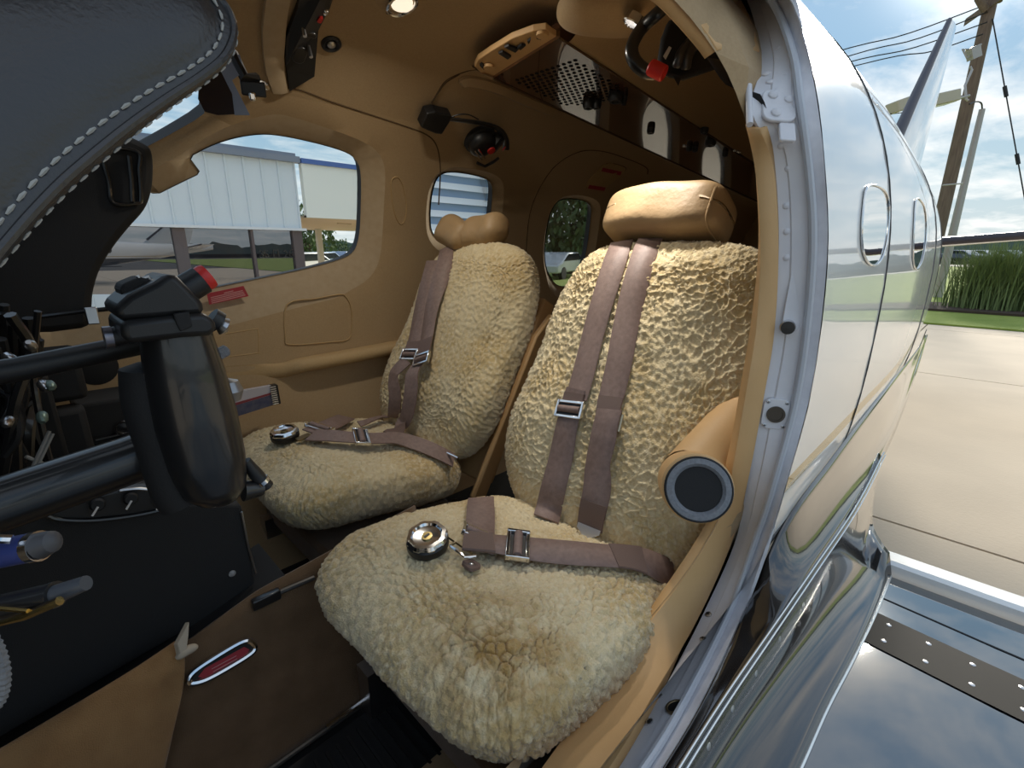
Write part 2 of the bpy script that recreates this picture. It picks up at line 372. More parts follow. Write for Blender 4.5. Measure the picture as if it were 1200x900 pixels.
# the pilot's doorway: stations down the rear jamb as (liner edge, trim edge, skin edge)
ST = [((700, -75), (770, -80), (862, -90)), ((735, -40), (822, -42), (897, -45)), ((790, 0), (868, 0), (927, 0)), ((838, 60), (890, 62), (947, 60)), ((866, 118), (884, 122), (960, 125)), ((885, 190), (905, 195), (967, 195)),
      ((892, 285), (911, 290), (971, 285)), ((887, 380), (906, 390), (962, 390)), ((876, 450), (893, 470), (949, 470)), ((860, 540), (876, 560), (924, 560)), ((846, 600), (858, 632), (900, 635)),
      ((797, 680), (822, 716), (872, 716)), ((712, 790), (768, 815), (826, 815)), ((640, 893), (714, 905), (772, 905)), ((560, 1000), (630, 1010), (690, 1010))]
def doorpt(u, v, off): return hit(u, v, off, False)
JT = [doorpt(*s[0], -.015) for s in ST]; JA = [doorpt(*s[1], .0) for s in ST]; JB = [doorpt(*s[2], .045) for s in ST]
JT, JA, JB = [spline(j, 90) for j in (JT, JA, JB)]
def door_hole(J):
    L = [inv(p) for p in J]; L = [(x, th * QS) for x, th in L]
    return [np.array(p) for p in L] + [np.array(p) for p in [(-.30, L[-1][1]), (-.42, L[-1][1] + .1), (-.42, L[0][1] - .12), (-.34, L[0][1])]]
DL, DS = resample(door_hole(JT), .025), resample(door_hole(JB), .025)
# windscreen: the starboard sliver that shows, and its port twin
def px_dom(u, v): x, th = inv(hit(u, v)); return np.array((x, th * QS))
d1, d2, d3, d4 = px_dom(250, 96), px_dom(241, 139), px_dom(164, 180), px_dom(80, 226)
hx = d1[0]
SC = resample(chaikin([d1, d1, d2, d2, px_dom(202, 161), d3, d4, (-.45, d4[1] + .0), (-.72, 2.2 * QS), (-.72, 1.66 * QS), (-.30, 1.66 * QS), (hx - .16, 1.75 * QS)], 2), .03)
PC = [np.array((p[0], math.pi * QS - p[1])) for p in SC]
PC = resample([np.array((min(p[0], .02), max(p[1], .47))) for p in PC], .03)
# ------------------------------------------------------------------ the cabin liner: one surface, split into walls and ceiling
rims = [(L, 0.) for L in [F1] + FS]
P, Nn, Fc, Cn, V2 = shell(-.95, 3.4, .07, [(W1, .028)] + [(L, .03) for L in WS] + [(DL, -.015), (SC, .015), (PC, .015)] + [(L, .03) for L in PW], rims, 0., .052)
qa, qb = math.radians(47) * QS, math.radians(133) * QS
for nm, test in (('wall_port', Cn[:, 1] < qa), ('ceiling', (Cn[:, 1] >= qa) & (Cn[:, 1] < qb)), ('wall_starboard', Cn[:, 1] >= qb)):
    fs = [f for f, k in zip(Fc, test) if k]; cn = Cn[test]
    vs, fs, _ = sub(P, fs); fs = [tuple(reversed(f)) for f in fs]
    inF = np.zeros(len(fs), bool)
    for L in [F1]: inF |= inside(cn, L)
    struct(obj(nm, (vs, fs), TAN, smooth=True, sharp=24, recenter=False, mats=[TAN, TANW], fm=inF.astype(int).tolist()))
# window reveals (rubber) and panes
GL = glass_mat('clear_pane', (.93, .96, .96), .55); GLP = glass_mat('mirrorlike_pane', (.5, .55, .58), 2.6)
def loop3(L, o): return [sec(p[0], p[1] / QS, o) for p in L]
for k, L in enumerate([W1] + WS + [SC, PC] + PW):
    w = struct(obj('window_%d' % (k + 1), grid([loop3(L, .012 if k in (5, 6) else .024), loop3(L, .047)], True), RUB, recenter=False))
    bb = [L[i] for i in range(len(L))]; x0, y0 = np.min(bb, 0); x1, y1 = np.max(bb, 0)
    G = [np.array((x, y)) for x in np.arange(x0, x1, .06) for y in np.arange(y0, y1, .05)]; ga = np.array(G)
    ok = inside(ga, L) & ~near_loop(ga, L, .02) if len(G) else []
    pts = list(L) + [g for g, q in zip(G, ok) if q]; n = len(L)
    r = delaunay_2d_cdt([Vector(p) for p in pts], [(i, (i + 1) % n) for i in range(n)], [], 1, 1e-7)
    g = obj('pane', ([sec(p[0], p[1] / QS, .041 if k < 7 else .0462) for p in r[0]], [tuple(f) for f in r[2]]), GLP if k > 6 else GL, w, recenter=False)
# firewall and aft bulkhead, floor
def ring(x, off=0, n=40): return [sec(x, -math.pi / 2 + 2 * math.pi * i / n, off) for i in range(n)]
struct(obj('wall_aft', (ring(3.4), [tuple(range(40))]), TAN, smooth=False, recenter=False))
struct(obj('wall_front', (ring(-.95), [tuple(range(40))]), BLKM, smooth=False, recenter=False))
FL = -.735
struct(obj('floor', box((1.2, YC, FL - .01), (4.3, .84, .02)), BLKM, smooth=False))
# ------------------------------------------------------------------ doorway: tan trim, painted jamb, sealing bead
def lerp_rows(A, B, ts, bump):
    rows = []
    for t, h in zip(ts, bump):
        row = []
        for i in range(len(A)):
            a, b = A[i], B[i]; tg = A[min(i + 1, len(A) - 1)] - A[max(i - 1, 0)]; n = np.cross(b - a, tg); n /= max(1e-9, np.linalg.norm(n))
            if n @ (a + b) > 0: n = -n        # towards the doorway, i.e. out of the jamb
            row.append(a + (b - a) * t + n * h)
        rows.append(row)
    return rows
i_top = 0
for i, p in enumerate(JA):
    pass
def cut(J, a, b): return J[a:b]
n0 = 20; n1 = 28     # the hinge gap between the upper and the lower trim
rows = lerp_rows(JT, JA, [0, .04, .5, .96, 1.0], [-.012, 0, .003, 0, -.006])
for k, (a, b) in enumerate(((0, n0), (n1, 90))):
    o = struct(obj('trim_%d' % (k + 1), grid([r[a:b] for r in rows]), TANL, recenter=False, sharp=50, solid=.004))
o = struct(obj('trim_3', grid([r[n0 - 1:n1 + 1] for r in lerp_rows(JT, JA, [0, .4, .8], [-.010, -.014, -.014])]), BLKM, recenter=False))
o = struct(obj('door_1', grid(lerp_rows(JA, JB, [-.03, 0, .27, .30, .55, .60, .62], [-.010, -.006, -.006, -.004, -.004, -.004, -.004])), GRYP, recenter=False, sharp=30))
JM = [a + (b - a) * .70 for a, b in zip(JA, JB)]; nmj = lerp_rows(JA, JB, [.70], [.002])[0]
def chp(name, vf, m, **k): return obj(name, vf, m, o, recenter=False, **k)
chp('sealing_bead', tube(nmj, .0042, 8), M('bead_paint', (.50, .53, .58), .35))
chp('flange', grid(lerp_rows(JA, JB, [.62, .64, .80, .98, 1.0], [-.004, -.002, -.002, 0, -.004])), GRYD, sharp=50)
def jam(i, t, h=0.):        # a point on the jamb at station i (0..89), fraction t, with its outward normal and along-jamb tangent
    p = Vector(lerp_rows(JA, JB, [t], [h])[0][i]); q = Vector(lerp_rows(JA, JB, [t], [h + .01])[0][i]); n = (q - p).normalized()
    tg = Vector(JA[min(i + 1, 89)] - JA[max(i - 1, 0)]).normalized(); return p, n, tg
def jpx(u, v):              # the jamb station and fraction nearest a pixel
    best = None; r = Vector(ray(u, v)).normalized()
    for i in range(0, 90):
        for t in np.linspace(-.05, 1.0, 22):
            p = Vector(JA[i] + (JB[i] - JA[i]) * t); e = (p - r * p.dot(r)).length / p.length
            if best is None or e < best[0]: best = (e, i, t)
    return best[1], best[2]
# rivets and screws of the jamb: flat heads, raised
def dome(c, n, r, h): return lathe([(r, 0), (r * .95, h * .5), (r * .6, h * .9), (0, h)], c, n, 12)
for u, v in ((912, 48), (922, 22), (902, 92), (915, 98), (917, 172), (921, 204), (923, 238), (924, 270), (922, 300), (931, 73), (922, 83), (898, 80)):
    i, t = jpx(u, v); p, n, tg = jam(i, t, -.006); chp('rivet', dome(p, n, .0048 if v < 150 else .0036, .0022), GRYP)
def screw(c, n, r, parent, m=None):
    s = obj('screw', lathe([(r, 0), (r, r * .25), (r * .8, r * .4), (0, r * .4)], c, n, 14), m or STL, parent, recenter=False)
    x, y, a = axes(n); c2 = Vector(c) + a * r * .42
    for d in (x + y * .4, y - x * .4):
        d = d.normalized(); e = a.cross(d); obj('screw_slot', box(c2, (r * 1.2, r * .25, r * .1), (d, e, a)), BLKM, s, smooth=False, recenter=False)
    return s
# hinge plate set into the jamb near its top
i, t = jpx(912, 148); 
a0, a1 = jpx(893, 100), jpx(920, 165)
p, n, tg = jam(jpx(910, 120)[0], .36, -.006); sd = n.cross(tg)
if sd.dot(Vector(JB[40] - JA[40])) < 0: sd = -sd
h = chp('hinge_plate', rbox(p + sd * .004, (.034, .044, .004), (sd, tg, n), .3), GRYP, bevel=.0012)
for a, b in ((-.006, -.013), (.010, -.008), (-.004, .012)): chp('hinge_bolt', dome(p + sd * (a + .004) + tg * b + n * .002, n, .0052, .0035), GRYP)
chp('hinge_knuckle', tube([p - sd * .025 + tg * y - n * .002 for y in (-.03, .026)], .0035, 12), GRYP)
chp('hinge_leaf', rbox(p + sd * .012 + tg * .034 - n * .002, (.016, .024, .004), (sd, tg, n), .15), GRYP, bevel=.001)
# skin seam relief in the jamb: doubler step line
chp('doubler_plate', rbox(jam(jpx(925, 355)[0], .42, -.005)[0], (.02, .075, .003), (sd, jam(50, .4)[2], jam(50, .4)[1]), .3), GRYP, bevel=.0008)
# latch pin
i, t = jpx(922, 380); p, n, tg = jam(i, t, -.004)
ax = (Vector(atd(914, 382, .50)) - p).normalized(); ax = (n * .7 + Vector((-.5, -.1, 0))).normalized()
lp = lab(chp('latch_pin', lathe([(.0085, -.004), (.0085, .010), (.0075, .012), (0, .012)], p, ax, 20), CHR), 'short chrome latch pin with a dark end')
obj('pin_end', lathe([(.0074, 0), (.0074, .003), (0, .0035)], p + ax * .0118, ax, 20), BLK, lp, recenter=False)
# latch bore plate with four screws
i, t = jpx(908, 487); p, n, tg = jam(i, t, -.003); sd = n.cross(tg)
lb = lab(chp('latch_plate', rbox(p, (.030, .040, .004), (sd, tg, n), .3), GRYP, bevel=.001), 'light grey plate with a round bore and four screws')
obj('bore_ring', lathe([(.0105, .002), (.0105, .0045), (.0078, .0045), (.0076, .0035)], p, n, 24), M('dark_bronze', (.09, .075, .06), .4, .6), lb, recenter=False); obj('bore', lathe([(.0079, .0032), (0, .0025)], p, n, 24), RUB, lb, recenter=False)
for a in (-1, 1):
    for b in (-1, 1): screw(p + sd * a * .0105 + tg * b * .0155 + n * .002, n, .0022, lb)
# lower bore in a brass ring, its screws
i, t = jpx(790, 832); p, n, tg = jam(i, t, -.005)
chp('bore', lathe([(.0088, .0032), (0, .0025)], p, n, 24), RUB); lab(chp('lower_bore', lathe([(.0105, -.002), (.0108, .004), (.0085, .004), (.008, .003)], p, n, 24), M('brass_ring', (.28, .21, .12), .35, .8)), 'round bore in a brass ring low on the jamb')
for u, v in ((773, 818), (759, 844), (781, 864), (822, 742), (830, 722)):
    i, t = jpx(u, v); p, n, tg = jam(i, t, -.005); screw(p, n, .0042 if v > 750 else .0046, o)
# ------------------------------------------------------------------ the airplane's outside
AIR = thing('airplane', 'white airplane with gold stripe and black glossy underside, seen at its open doorway', 'airplane', (2.2, YC, -1.5))
def skin_mat():
    m = bpy.data.materials.new('fuselage_paint'); m.use_nodes = True; t = m.node_tree; N = t.nodes; L = t.links; b = N['Principled BSDF']
    tc = N.new('ShaderNodeTexCoord'); sp = N.new('ShaderNodeSeparateXYZ'); L.new(tc.outputs['Object'], sp.inputs[0])
    mr = N.new('ShaderNodeMapRange'); mr.inputs[1].default_value = -1; mr.inputs[2].default_value = 1; L.new(sp.outputs[2], mr.inputs[0])
    r = N.new('ShaderNodeValToRGB'); r.color_ramp.interpolation = 'CONSTANT'; L.new(mr.outputs[0], r.inputs[0]); e = r.color_ramp.elements
    W = (.84, .84, .82, 1); e[0].position = 0; e[0].color = (.02, .018, .016, 1); e[1].position = .5 + ZS[0] / 2; e[1].color = W
    q = e.new(.5 + ZS[1] / 2); q.color = (.50, .31, .06, 1); q = e.new(.5 + ZS[2] / 2); q.color = W
    L.new(r.outputs[0], b.inputs['Base Color']); b.inputs['Roughness'].default_value = .25; b.inputs['Coat Weight'].default_value = .75; b.inputs['Coat Roughness'].default_value = .02; b.inputs['Coat IOR'].default_value = 1.5; b.inputs['Specular IOR Level'].default_value = .2
    return m
ZS = (-.378, -.303, -.274)
P, Nn, Fc, Cn, V2 = shell(-2.7, 7.3, .09, [(L, .045) for L in [W1] + WS + PW + [DS, SC, PC]], [], .045, .05)
vs, fs, back = sub(P, Fc)
def outw(f): a, b, c = (np.array(vs[i]) for i in f); m = (a + b + c) / 3; return np.cross(b - a, c - a) @ (m - np.array([m[0], YC, float(tZ(m[0]))])) > 0
fs = [f if outw(f) else tuple(reversed(f)) for f in fs]
sk = obj('fuselage_skin', (vs, fs), skin_mat(), AIR, smooth=True, sharp=0, recenter=False)
f2 = sk.data; nn = [tuple(Nn[i]) for i in back]
# the analytic normals point out of the hull on every vertex
cen = [1 if (Vector(n).dot(Vector(p) - Vector((p[0], YC, float(tZ(p[0]))))) > 0) else -1 for n, p in zip(nn, vs)]
f2.normals_split_custom_set_from_vertices([tuple(c * k for k in n) for c, n in zip(cen, nn)])
PB = M('black_wing_gloss', (.008, .008, .010), .035, coat=1., spec=.8)
PB.node_tree.nodes['Principled BSDF'].inputs['Coat IOR'].default_value = 2.2; PB.node_tree.nodes['Principled BSDF'].inputs['Coat Roughness'].default_value = .02
ALU = M('bare_aluminium', (.80, .81, .80), .22, .85)
WHP = M('white_gloss_paint', (.78, .78, .76), .25, coat=1.)
BOOT = M('deicing_boot', (.035, .03, .04), .45)
SEAM = M('seam_shadow_gap', (.05, .05, .05), .6)
def hull(x, q0, q1, n, off): return [sec(x, (q0 + (q1 - q0) * i / n) / QS, off) for i in range(n + 1)]
for x in (1.02, 1.98, 2.75, 3.5): obj('panel_seam', tube(hull(x, -.35 * QS, 1.4 * QS, 30, .0455), .0012 if x < 2 else .004, 5), SEAM, AIR, recenter=False)
# windows seen from outside have a bright lip
for L in PW: obj('window_lip', tube([sec(p[0], p[1] / QS, .047) for p in L], .0015, 6, closed=True), ALU, AIR, recenter=False)
# wing -----------------------------------------------------------------------------
ZW = -.55
def airfoil(le, te, z, th, n=22):
    P = []
    for i in range(n + 1): t = (1 - math.cos(math.pi * i / n)) / 2; P.append((le + (te - le) * t, z + th * (1.6 * math.sqrt(t) * (1 - t) * .62) - .0))
    for i in range(n - 1, 0, -1): t = (1 - math.cos(math.pi * i / n)) / 2; P.append((le + (te - le) * t, z - th * (1.6 * math.sqrt(t) * (1 - t)) * .5))
    return P
def wing(ys, sgn):
    rows = []
    for y, le, te, z, th in ys: rows.append([Vector((x, YC + sgn * (YC - y), zz_)) for x, zz_ in airfoil(le, te, z, th)])
    return rows
ROOT = [(.17, -.62, 1.035, ZW - .035, .20), (-.1, -.62, 1.035, ZW - .035, .20), (-.6, -.60, 1.03, ZW - .025, .19), (-4.4, -.30, .86, ZW + .12, .11)]
for sg in (1, -1):
    R = wing(ROOT, sg); vs, fs = grid(R, True); n = len(R[0]); fs.append(tuple(range(len(vs) - n, len(vs))))
    w = lab(obj('wing', (vs, fs), PB, AIR, sharp=30, recenter=False), 'glossy black wing mirroring the cloudy sky')
    fl = [(y, te + .012, te + .075, z + .005, .02) for y, le, te, z, th in ROOT]
    rows = []
    for y, a, b, z, th in fl: rows.append([Vector((x, YC + sg * (YC - y), h)) for x, h in ((a, z + .012), (a + .01, z + .016), (b, z + .006), (b, z - .004), (a + .01, z - .02), (a, z - .016))])
    vs, fs = grid(rows, True); fs.append(tuple(range(len(vs) - 6, len(vs))))
    lab(obj('flap', (vs, fs), WHP, w, sharp=30, recenter=False), 'white trailing edge strip')
    if sg == -1:
        wtop = BVHTree.FromPolygons(*[list(q) for q in grid(R, True)])
        def wz(x, y): h = wtop.ray_cast(Vector((x, y, 1)), Vector((0, 0, -1))); return h[0] if h[0] else Vector((x, y, ZW))
        rows = []
        for y in np.linspace(.06, -1.5, 24):
            dx = (y - .04) * .1; rows.append([wz(x + dx, y) + Vector((0, 0, .0015)) for x in np.linspace(.775, .875, 5)])
        st = lab(obj('access_strip', grid(rows), M('strip_black', (.012, .011, .010), .7, spec=.15), w, recenter=False), 'dark strip with a row of bright screw heads')
        for y in np.arange(.02, -1.5, -.048):
            for xx in (.80, .852):
                c = wz(xx + (y - .04) * .1, y) + Vector((0, 0, .0015)); obj('screw', dome(c, (0, 0, 1), .0036, .0012), STL, st, recenter=False)
        obj('wing_seam', tube([wz(.935 + (y - .04) * .1, y) + Vector((0, 0, .0005)) for y in np.linspace(.05, -2, 16)], .0012, 5), SEAM, w, recenter=False)
Tq = [hit(u, v, .046, False) for u, v in ((1086, 386), (1076, 408), (1046, 445), (1006, 495), (968, 545), (934, 590), (905, 638), (873, 716), (828, 815), (775, 905), (720, 985))]
Bq = [np.array(aty(u, v, y)) for u, v, y in ((1087, 392, .168), (1076, 430, .15), (1056, 488, .125), (1037, 532, .112), (1005, 590, .105), (952, 668, .112), (925, 706, .116))] + [hit(u, v, .05, False) for u, v in ((895, 750), (850, 815), (798, 896), (740, 990))]
Tq, Bq = spline(Tq, 50), spline(Bq, 50)
rows = []
for a, b in zip(Tq, Bq): rows.append([(1 - t) ** 2 * a + 2 * t * (1 - t) * (a * .4 + b * .6 + np.array([0, .012, -.02])) + t * t * b for t in np.linspace(0, 1, 9)])
lab(obj('belly_fairing', grid(rows), M('dark_belly_gloss', (.03, .024, .02), .12, coat=1., spec=.8), AIR, recenter=False, solid=.002), 'dark glossy belly panel under the stripes')
# root fairing: from the hull down onto the wing
Pp = [(1036, 530), (1005, 590), (952, 668), (902, 740), (852, 812), (800, 893), (752, 975)]
Ep = [(1052, 643), (1030, 700), (1002, 760), (972, 820), (942, 890), (915, 950), (888, 1010)]
PP = spline([hit(*p, .05, False) for p in Pp], 40)
EE = spline([np.array(wz(*atz(u, v, ZW + .025)[:2])) + np.array([0, 0, .002]) for u, v in Ep], 40)
rows = []
for i in range(40):
    a, b = PP[i], EE[i]; r = []; cpt = a * .40 + b * .60 + np.array([0, .045, 0]); cpt[2] = b[2] + .006
    for t in np.linspace(0, 1, 14): r.append((1 - t) ** 2 * a + 2 * t * (1 - t) * cpt + t * t * b)
    r = [np.array([q[0], q[1], max(q[2], wz(q[0], min(q[1], .165)).z + .003 - .001 * k / 13)]) for k, q in enumerate(r)]
    rows.append(r)
PBF = M('black_fairing_gloss', (.010, .009, .009), .15, coat=1.)
PBF.node_tree.nodes['Principled BSDF'].inputs['Coat IOR'].default_value = 1.65
lab(obj('root_fairing', grid(rows), PBF, AIR, recenter=False, solid=.003), 'curved black fairing between hull and wing')
lab(obj('fairing_edge_trim', tube(EE, .0022, 6), ALU, AIR, recenter=False), 'thin bright edge of the fairing')
for k, e in enumerate((0, .006)): obj('seal_strip', tube([p + np.array([0, -e * .6, -e]) for p in PP], .0013, 6), ALU, AIR, recenter=False)
for k in (6, 10, 14, 18, 22, 26, 30, 34):
    r = rows[k]; c = Vector(r[3]); n = (Vector(r[4]) - c).cross(Vector(rows[k + 1][3]) - c).normalized(); n = n if n.y < 0 else -n
    obj('fairing_screw', dome(c + n * .001, n, .0042, .0014), STL, AIR, recenter=False)
# tail -----------------------------------------------------------------------------
def loft(secs, mat, name, par, **k):
    rows = [[Vector(p) for p in s] for s in secs]; vs, fs = grid(rows, True); n = len(rows[0]); fs.append(tuple(range(len(vs) - n, len(vs)))); return obj(name, (vs, fs), mat, par, recenter=False, **k)
def lens(le, te, th, up, n=10, f0=0., f1=1.):
    le, te, up = Vector(le), Vector(te), Vector(up); P = []
    T = [f0 + (f1 - f0) * i / n for i in range(n + 1)]
    h = lambda t: th * 1.48 * math.sqrt(max(t, 0)) * (1 - t) + .004
    return [le.lerp(te, t) + up * h(t) for t in T] + [le.lerp(te, t) - up * h(t) for t in reversed(T)]
fb, ft = ((4.35, YC, .30), (6.25, YC, .12)), ((6.42, YC, 2.02), (6.93, YC, 2.08))
fin = lab(loft([lens(fb[0], fb[1], .10, (0, 1, 0), 14), lens(ft[0], ft[1], .035, (0, 1, 0), 14)], WHP, 'tail_fin', AIR, sharp=40), 'tall swept white tail fin with a dark leading edge')
lef = lambda a, b, t: tuple(Vector(a).lerp(Vector(b), t))
obj('leading_edge_boot', tube([lef(fb[0], ft[0], t) for t in np.linspace(.1, 1, 12)], [.05 - .03 * t for t in np.linspace(0, 1, 12)], 10), BOOT, fin, recenter=False)
for sg in (1, -1):
    Y = lambda y: YC + sg * (YC - y)
    a = ((5.85, Y(.6), .06), (6.75, Y(.6), .06)); b = ((6.25, Y(-1.7), .26), (6.8, Y(-1.7), .26))
    sb = lab(loft([lens(a[0], a[1], .08, (0, 0, 1), 12), lens(b[0], b[1], .04, (0, 0, 1), 12)], WHP, 'stabilizer', AIR, sharp=40), 'horizontal tail surface with a dark leading edge')
    obj('leading_edge_boot', tube([lef(a[0], b[0], t) for t in np.linspace(0, 1, 8)], .034, 10), BOOT, sb, recenter=False)
# ------------------------------------------------------------------ the ramp, lawn and far trees
GZ = -1.5
CONC = M('ramp_concrete', (.60, .49, .36), .9, var=((.53, .43, .315), 1.4, 9), bump=(55, .35, .004))
gr = struct(obj('ground', box((0, 0, GZ - .06), (120, 160, .06)), M('joint_filler', (.08, .07, .06), .95), smooth=False))
jx = [3.25 + 4.6 * k for k in range(-5, 3)] + [13.25]
slab = None
for i in range(len(jx) - 1):
    for j in range(-4, 7):
        x0, x1 = jx[i], jx[i + 1]; y0, y1 = .9 + 4.6 * j, .9 + 4.6 * (j + 1)
        if abs((x1 - x0) - 4.6) < .01 and slab: o = slab.copy(); C.objects.link(o); o.location = ((x0 + x1) / 2, (y0 + y1) / 2, GZ - .03)
        else:
            o = obj('slab', box(((x0 + x1) / 2, (y0 + y1) / 2, GZ - .015), (x1 - x0 - .022, y1 - y0 - .022, .03)), CONC, gr, smooth=False)
            if abs((x1 - x0) - 4.6) < .01: slab = o
LAWN = M('lawn_grass', (.20, .27, .035), .95, var=((.30, .36, .07), .9, 9), bump=(40, 1., .03))
struct(obj('lawn', box((37, 10, GZ - .01), (47.5, 150, .09)), LAWN, smooth=False))
struct(obj('road', box((64, 10, GZ + .03), (7, 160, .06)), M('pale_road', (.55, .5, .42), .9), smooth=False))
struct(obj('mulch_bed', [[Vector((17 + 1.1 * math.cos(q), -.1 + 6.2 * math.sin(q), GZ + .04 + z)) for z in (0, .05) for q in np.linspace(0, 2 * math.pi, 40, endpoint=False)], [tuple(range(40, 80))] + [(k, (k + 1) % 40, 40 + (k + 1) % 40, 40 + k) for k in range(40)]], M('mulch', (.07, .045, .03), .95, bump=(60, 1, .02)), smooth=False))
def clump(x, y, h, w, n, label, seed):
    r = random.Random(seed); vs = []; fs = []
    for i in range(n):
        a = r.uniform(0, 6.283); b0 = Vector((x + r.gauss(0, .12 * w), y + r.gauss(0, .22 * w), GZ + .05)); ln = h * r.uniform(.65, 1.15); out = r.uniform(.15, .95) * w * .75
        dr = Vector((math.cos(a), math.sin(a), 0)); sd = Vector((-dr.y, dr.x, 0)) * r.uniform(.009, .016); prev = None
        for k in range(6):
            t = k / 5; p = b0 + dr * (out * t ** 1.6) + Vector((0, 0, ln * (t * 1.25 - .42 * t * t * (.4 + out / w)))); s = sd * (1 - t * .9); vs += [p - s, p + s]
            if k: j = len(vs) - 4; fs.append((j, j + 1, j + 3, j + 2))
    root = thing('ornamental_grass', label, 'grass clump', (x, y, GZ + .05), 'ornamental grasses at the ramp edge')
    stuff(obj('blades', (vs, fs), M('grass_blade', (.13, .18, .055), .7, var=((.22, .27, .10), 2.5, 3)), root, smooth=False))
g1, g2 = atz(1165, 364, GZ), atz(1098, 360, GZ)
clump(17.0, .0, 1.55, 1.5, 2600, 'wide dark ornamental grass clump in mulch beyond the ramp', 3)
clump(17.6, 3.0, 1.3, .9, 1300, 'smaller ornamental grass clump beside the wide one, partly behind the fuselage', 4)
clump(17.2, -4.4, 1.4, 1.2, 1300, 'ornamental grass clump furthest toward the open ramp', 5)
# far tree line all round
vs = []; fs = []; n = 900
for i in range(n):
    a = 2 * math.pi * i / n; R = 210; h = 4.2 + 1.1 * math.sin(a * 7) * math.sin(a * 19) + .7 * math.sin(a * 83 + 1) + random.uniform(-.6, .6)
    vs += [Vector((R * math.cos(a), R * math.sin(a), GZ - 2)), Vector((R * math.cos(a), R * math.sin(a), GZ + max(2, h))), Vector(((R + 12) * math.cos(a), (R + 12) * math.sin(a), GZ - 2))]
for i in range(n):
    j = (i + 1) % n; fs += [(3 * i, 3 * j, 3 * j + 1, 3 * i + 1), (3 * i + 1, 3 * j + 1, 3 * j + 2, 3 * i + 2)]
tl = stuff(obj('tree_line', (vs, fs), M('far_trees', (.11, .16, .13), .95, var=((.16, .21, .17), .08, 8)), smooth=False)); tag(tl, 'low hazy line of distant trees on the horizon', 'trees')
struct(obj('far_ground', lathe([(0, 0), (400, 0)], (0, 0, GZ - .13), (0, 0, 1), 64), M('far_field', (.28, .32, .17), .95), smooth=False))
# ------------------------------------------------------------------ utility pole, mast
WOODP = M('weathered_pole_wood', (.20, .145, .105), .9, var=((.13, .09, .065), 6, 6), bump=(30, .5, .01), stretch=(4, 4, .4))
GAL = M('galvanised_steel', (.40, .38, .36), .5, .4)
LAMPB = M('lamp_housing_beige', (.45, .41, .32), .5)
DP = 13.
def at_d(u, v): return atd(u, v, DP)
top = at_d(1163, -6); base = Vector((top.x, top.y, GZ))
pole = thing('utility_pole', 'tall weathered wooden utility pole with wires, beyond the tail', 'pole', base)
obj('shaft', tube([base, top], [.19, .145], 14), WOODP, pole)
rt = Vector((RT[0], RT[1], 0)); fwv = Vector((FW[0], FW[1], 0)).normalized()
pz = lambda v: at_d(1163 - (v + 6) * .229, v)     # a point of the pole's axis at image height v
obj('crossarm', box(pz(8) + Vector((0, 0, .05)), (.14, 2.2, .16), ((fwv * .5 + rt * .3).normalized(), (fwv * .95 + rt * .25).normalized(), Vector((0, 0, 1)))), WOODP, pole, smooth=False)
obj('pole_top_pin', tube([pz(2) + rt * .16, pz(2) + rt * .30 + Vector((0, 0, .7))], .12, 10), WOODP, pole)
obj('insulator_bracket', tube([pz(12) - rt * .1, pz(14) - rt * .35 + Vector((0, 0, .3)), pz(10) - rt * .42 + Vector((0, 0, .75))], .09, 10), WOODP, pole)
tr = obj('switch_box', box(at_d(1141, 62), (.24, .2, .3), ((rt * .9 + Vector((0, 0, .4))).normalized(), fwv, (Vector((0, 0, .9)) - rt * .4).normalized())), GAL, pole, smooth=False)
obj('switch_arm', tube([pz(52), at_d(1139, 58), at_d(1128, 58), at_d(1133, 68), at_d(1142, 64)], .025, 6), GAL, pole)
obj('conduit', tube([pz(78) + rt * -.16, at_d(1139, 82), at_d(1131, 100), at_d(1132, 116), pz(118)], .03, 6), GAL, pole)
obj('lamp_arm', tube([pz(112), at_d(1125, 115), at_d(1112, 116), at_d(1048, 130)], .035, 8), GAL, pole)
def lamp(u0, v0, u1, v1, h):
    a, b = at_d(u0, v0), at_d(u1, v1); ax = (b - a).normalized(); c = (a + b) / 2; z = fwv.cross(ax); z = z if z.z > 0 else -z
    o = obj('lamp_head', rbox(c, ((b - a).length, .5, h), (ax, fwv, z), .12), LAMPB, pole, bevel=.02)
    obj('lens', box(c - z * (h / 2 + .005), ((b - a).length * .8, .38, .02), (ax, fwv, z)), M('lamp_lens', (.7, .7, .62), .3), o, smooth=False)
lamp(1078, 122, 1118, 113, .28); lamp(1045, 127, 1062, 121, .28)
for k, (a, b) in enumerate((((1160, 4), (975, 62)), ((1158, 14), (1000, 64)), ((1157, 26), (990, 74)), ((1152, 40), (1040, 68)), ((1040, 134), (1128, 112)))):
    A, B = at_d(*a), atd(b[0], b[1], DP * 1.15); m = (A + B) / 2 - Vector((0, 0, .12)); B2 = B + (B - A) * 1.5
    obj('power_line', tube(spline([A, m, B, B2] if k < 4 else [A, m, B], 14), .016, 5), RUB, pole)
g0, g1_ = pz(22) + rt * .15, at_d(1206, 262)
obj('guy_wire', tube([g0, g1_, g1_ + (g1_ - g0) * .45], .016, 5), RUB, pole)
for t in (.33, .66): obj('guy_insulator', tube([g0.lerp(g1_, t), g0.lerp(g1_, t + .05)], .045, 8), RUB, pole)
mt = atd(1151, 128, 14.); mb = Vector((mt.x, mt.y, GZ))
mast = thing('light_mast', 'thin grey mast standing just past the wooden utility pole', 'pole', mb)
obj('shaft', tube([mb, mt], [.13, .075], 10), GAL, mast)
obj('tie_bar', tube([atd(1128, 215, 13.5), atd(1105, 217, 13.2)], .02, 6), GAL, mast)
obj('jumper_cable', tube(spline([atd(1151, 128, 14), atd(1150, 121, 13.8), atd(1144, 119, 13.5), atd(1136, 122, 13.1)], 10), .02, 6), RUB, mast)
